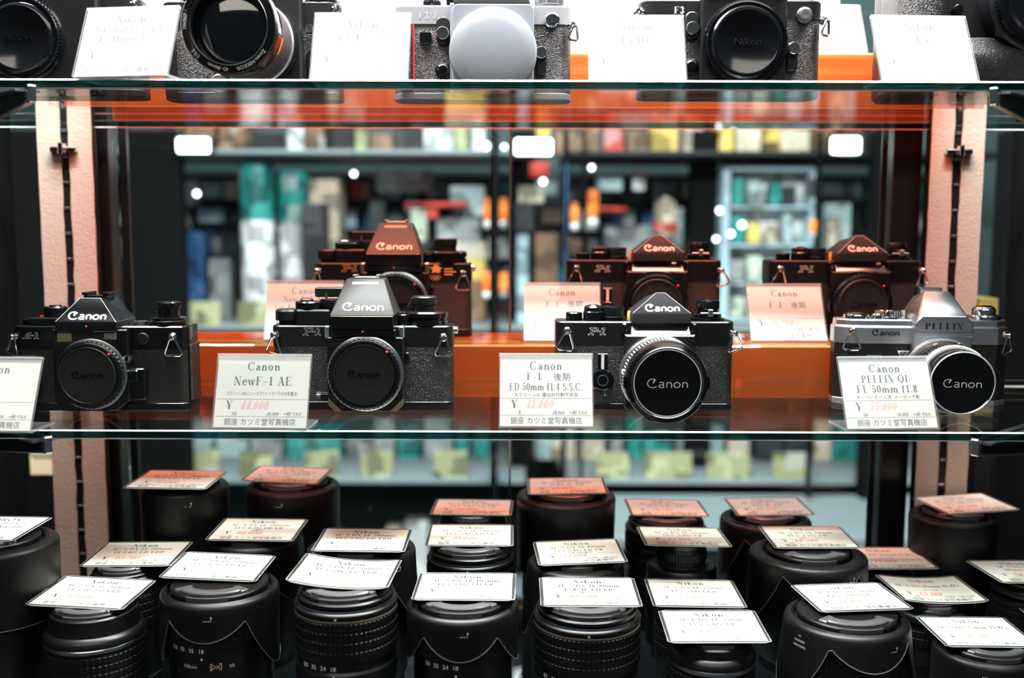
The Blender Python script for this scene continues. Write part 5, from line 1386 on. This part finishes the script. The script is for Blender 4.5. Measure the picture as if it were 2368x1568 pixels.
# pillars and hanging strips; the two beyond the case are added for darkness
for x0, x1, c, lab, Y in ((1136, 1152, 'black', 'narrow black pillar behind the door edge', 1340), (1178, 1240, 'dark grey', 'dark grey pillar right of the door edge', 1500), (1296, 1316, 'black', 'black hanging strip left of the right tools', 1360), (1340, 1356, 'dark grey', 'dark hanging strip between the right tools', 1360), (318, 412, 'black', 'broad black pillar by the left door frame', 1330), (1868, 1904, 'black', 'black pillar right of the pale cabinet', 1330), (1580, 1662, 'dark grey', 'dark grey pillar left of the pale cabinet', 1500), (1985, 2052, 'black', 'black pillar by the right door frame', 1340), (-60, 92, 'black', 'black panel added to darken beyond the left end of the case', 700), (2282, 2420, 'black', 'black panel added to darken beyond the right end of the case', 700)):
    item('pillar', x0, x1, 300, 1300, Y, 40, c, lab, 'pillar', group='pillars in the shop', foot=-1300)
item('strip', 1306, 1312, 380, 700, 1350, 8, 'blue', 'thin blue strip hanging near the right tools', 'strip')
# right of the door edge
item('carton', 1224, 1270, 376, 410, 1480, 60, 'red', 'dull red carton under the ceiling lamp', 'carton')
item('carton', 1198, 1258, 430, 470, 1480, 60, 'cream', 'pale carton below the dull red carton', 'carton')
item('camera_bag', 1190, 1235, 470, 540, 1440, 60, 'black', 'black bag below the pale carton', 'bag')
item('carton', 1196, 1222, 520, 640, 1450, 60, 'pale blue', 'tall pale blue carton left of the red-lit camera', 'carton', foot=SHELF_M)
item('carton', 1236, 1290, 540, 700, 1470, 60, 'brown', 'brown carton left of the red-lit camera', 'carton', foot=SHELF_M)
item('carton', 1380, 1440, 400, 442, 1500, 50, 'pale blue', 'pale blue carton above the red-lit camera', 'carton')
item('paper_roll', 1464, 1492, 388, 440, 1500, 20, 'white', 'white upright roll above the red-lit camera', 'roll')
item('wall_shelf', 1382, 1452, 478, 490, 1440, 318, 'red', 'thin red shelf edge above the middle red-lit camera', 'shelf')
item('jar', 1514, 1572, 452, 545, 1450, 0, 'cream', 'pale domed jar with a red band in the shop', 'jar', 'ball', None, None, 'red')
item('carton', 1400, 1560, 520, 600, 1520, 60, 'grey', 'wide grey carton behind the red-lit camera', 'carton')
cab = thing('display_cabinet', 'pale lit cabinet seen through the glass on the right', 'cabinet', tuple(at(1768, 740, 1460)))
w = (at(1868, 600, 1460).x - at(1668, 600, 1460).x) / 2
hh = at(1768, 392, 1460).z - at(1768, 740, 1460).z
G().box(-w, w, 40, 60, 0, hh, 1).build('back_panel', 'shop_white', cab)
for s in (-1, 1):
    G().box(s * w - 8, s * w + 8, -20, 60, 0, hh, 1).build('side_panel', 'shop_pale_blue', cab)
for k in range(5):
    G().box(-w, w, -20, 60, hh * k / 4 - 3, hh * k / 4 + 3, 0.5).build('shelf', 'shop_pale_blue', cab)
rnd = random.Random(4)
for k in range(4):
    for j in range(4):
        x = 1690 + j * 42 + rnd.uniform(-6, 6)
        yb = 740 - (740 - 392) * k / 4 - 4
        c = rnd.choice(['pale green', 'grey', 'aqua', 'dark grey', 'cream', 'white', 'teal'])
        if (k, j) == (2, 1): c = 'yellow'
        item('boxed_film', int(x), int(x) + rnd.randint(20, 34), yb - rnd.randint(36, 66), yb, 1440, 30, c, 'small %s film box inside the pale lit cabinet' % c, 'box', group='%s film boxes in the pale cabinet' % c)
item('carton', 1906, 1970, 470, 570, 1460, 60, 'aqua', 'aqua carton behind the rightmost red-lit camera', 'carton', foot=SHELF_M)
item('carton', 1916, 1945, 500, 575, 1420, 30, 'cream', 'cream carton in front of the aqua one at the right', 'carton', foot=SHELF_M)
# goods filling the shelves
rnd = random.Random(11)
def fill(px0, px1, z, hmin, hmax, Y, pal, what):
    x = px0
    while x < px1:
        wv = rnd.uniform(26, 74)
        c = rnd.choice(pal)
        a = at(x, 600, Y); b = at(min(x + wv, px1), 600, Y)
        h = rnd.uniform(hmin, hmax)
        o = G().box(0, b.x - a.x, 0, rnd.uniform(30, 80), 0, h, 2.0).build('boxed_goods', 'shop_' + c.replace(' ', '_'))
        o.location = (a.x * U, (Y + rnd.uniform(0, 30)) * U, z * U)
        tag(o, 'blurred %s box on the %s behind the glass' % (c, what), 'box', '%s boxes on the %s' % (c, what))
        x += wv + rnd.uniform(2, 16)
DARKS = ['dark grey', 'black', 'grey', 'teal', 'dark grey', 'brown', 'aqua', 'blue']
LIGHT = ['pale green', 'cream', 'white', 'grey', 'aqua', 'pale blue', 'dark grey', 'brown']
fill(420, 545, SHELF_M, 120, 300, 1560, DARKS, 'left middle shop shelf')
fill(790, 1110, SHELF_M, 150, 320, 1600, DARKS + ['pale green', 'grey', 'cream'], 'left middle shop shelf')
fill(1380, 1580, SHELF_M, 100, 260, 1600, DARKS + LIGHT, 'right middle shop shelf')
fill(1910, 2000, SHELF_M, 150, 320, 1600, ['dark grey', 'teal', 'aqua'], 'right middle shop shelf')
fill(300, 1120, 318, 40, 110, 1500, ['dark grey', 'brown', 'olive', 'pale green', 'black', 'white', 'red'], 'left upper shop shelf')
fill(1240, 2040, 318, 50, 110, 1500, ['brown', 'cream', 'dark grey', 'yellow', 'brown', 'red'], 'right upper shop shelf')
fill(420, 1130, -385, 40, 100, 1560, ['aqua', 'grey', 'teal', 'dark grey', 'teal', 'grey'], 'left lower shop shelf')
fill(1240, 2040, -385, 40, 110, 1560, ['aqua', 'grey', 'teal', 'dark grey', 'teal', 'cream'], 'right lower shop shelf')
fill(560, 1120, -640, 60, 190, 1480, ['black', 'dark grey', 'white', 'grey', 'black', 'cream'], 'lowest shop shelf')
# packets hanging in rows on the back wall
rnd = random.Random(23)
for row, z in enumerate((-8, 62, 132, 202, 268)):
    x = -1040
    while x < 1040:
        wv = rnd.uniform(26, 62)
        c = rnd.choice(DARKS + LIGHT + ['dark grey', 'black', 'teal', 'grey', 'red', 'cream'])
        o = G().box(0, wv, 0, rnd.uniform(12, 40), -rnd.uniform(30, 60), 0, 1.5).build('hanging_packet', 'shop_' + c.replace(' ', '_'))
        o.location = (x * U, 1.70, z * U)
        tag(o, 'small blurred %s packet hanging on the back wall of the shop' % c, 'packet', '%s packets on the shop wall' % c)
        x += wv + rnd.uniform(2, 26)
# yellow-green price cards
def shop_card(px0, px1, py0, py1, label, Y=1395, z=None):
    a, b = at(px0, py1, Y), at(px1, py0, Y)
    z0 = z if z is not None else a.z
    h = b.z - a.z
    g = G().box(-(b.x - a.x) / 2, (b.x - a.x) / 2, 0, 1.2, 0, h, 0.3, Matrix.Rotation(R(-14), 4, 'X'))
    o = g.build('shop_price_card', 'shop_olive')
    o.location = ((a.x + b.x) / 2 * U, Y * U, z0 * U)
    tag(o, label, 'price card', 'yellow-green price cards in the shop')
shop_card(428, 506, 690, 745, 'yellow-green price card on the left middle shop shelf, left of two', z=SHELF_M)
shop_card(548, 624, 690, 745, 'yellow-green price card on the left middle shop shelf, right of two', z=SHELF_M)
for x0, x1, n in ((440, 502, 'leftmost'), (552, 626, 'second'), (704, 780, 'third'), (835, 906, 'fourth'), (1004, 1080, 'fifth')):
    shop_card(x0, x1, 1030, 1092, 'yellow-green price card on the left lower shop shelf, %s from the left' % n, z=-385)
for x0, x1, n in ((1376, 1456, 'leftmost'), (1492, 1602, 'second'), (1636, 1736, 'third'), (1790, 1880, 'fourth')):
    shop_card(x0, x1, 1034, 1094, 'yellow-green price card on the right lower shop shelf, %s from the left' % n, z=-385)
# pale counter in front of the right lower shelf
t = thing('shop_counter', 'pale grey counter seen low behind the lenses at the right', 'counter', (520, 1250, -1300))
G().box(-380, 420, -180, 130, 860, 885, 3).build('counter_top', 'plain_grey', t)
G().box(-370, 410, -170, 120, 0, 860, 3).build('counter_body', 'plain_dark', t)
# lamps in the shop
mat('lamp_glow', (1, 1, 1), 0.5, emit=((0.95, 1.0, 1.0), 9.0))
mat('bulb_glow', (1, 1, 1), 0.5, emit=((0.9, 0.97, 1.0), 7.0))
def lamp(px0, px1, py0, py1, Y, label):
    a, b = at(px0, py1, Y), at(px1, py0, Y)
    t = thing('panel_lamp', label, 'lamp', ((a.x + b.x) / 2, Y, a.z), 0, 'lamps in the shop')
    w, h = (b.x - a.x) / 2, b.z - a.z
    G().box(-w, w, 0, 6, 0, h, 2).build('diffuser', 'lamp_glow', t)
    G().box(-w - 4, w + 4, 6, 30, -4, h + 4, 2).build('housing', 'shop_dark_grey', t)
lamp(1192, 1276, 322, 357, 1300, 'bright white panel lamp seen through the door at the middle')
lamp(410, 482, 320, 352, 1300, 'bright white panel lamp seen through the door at the left')
lamp(1924, 1990, 318, 354, 1330, 'warm white lamp seen through the door at the right')
for i, (px, py, rr, lab) in enumerate(((1716, 520, 9, 'right of the two by the pale cabinet'), (1690, 541, 8, 'second of the three by the pale cabinet'), (1656, 553, 7, 'lowest by the pale cabinet'), (1664, 487, 8, 'at the pale cabinet corner'), (1124, 338, 10, 'left of the middle lamp'), (1166, 340, 7, 'just left of the middle lamp'), (818, 402, 7, 'above the flat-topped back camera'), (455, 448, 8, 'at the left'), (1256, 420, 8, 'below the middle lamp'), (1368, 388, 7, 'above the right tools'))):
    p = at(px, py, 1320)
    t = thing('spot_bulb', 'small bright bulb in the shop, ' + lab, 'lamp', tuple(p), 0, 'small bulbs in the shop')
    G().ball((0, 0, 0), rr * 0.7).build('bulb', 'bulb_glow', t)
    G().tube([(0, 0, rr * 0.5), (0, 0, 1560 - p.z)], 0.7, False, 5).build('cord', 'rubber', t)
# pale strips added outside the case in place of side-glass reflections
for px0, px1, py0, py1, lab in ((-60, 30, 1046, 1062, 'upper'), (-60, 32, 1078, 1116, 'lower')):
    item('reflection_strip', px0, px1, py0, py1, 420, 20, 'cream', 'pale strip added for a side-glass reflection beyond the left end of the case, ' + lab, 'strip', group='reflection strips at the left')
item('reflection_strip', 70, 122, 1046, 1100, 420, 20, 'cream', 'pale strip added for a side-glass reflection left of the left upright', 'strip', group='reflection strips at the left')
item('reflection_strip', 234, 286, 1086, 1104, 420, 20, 'cream', 'pale strip added for a side-glass reflection right of the left upright', 'strip', group='reflection strips at the left')
item('reflection_strip', 2326, 2420, 1048, 1112, 420, 20, 'cream', 'pale strip added for a side-glass reflection right of the right upright', 'strip', group='reflection strips at the right')
item('stand', 2262, 2310, 760, 900, 420, 60, 'black', 'black stand under the yellow carton beyond the right upright', 'stand', foot=-1300)
item('carton', 2262, 2310, 690, 760, 420, 60, 'yellow', 'yellow carton beyond the right upright', 'carton')
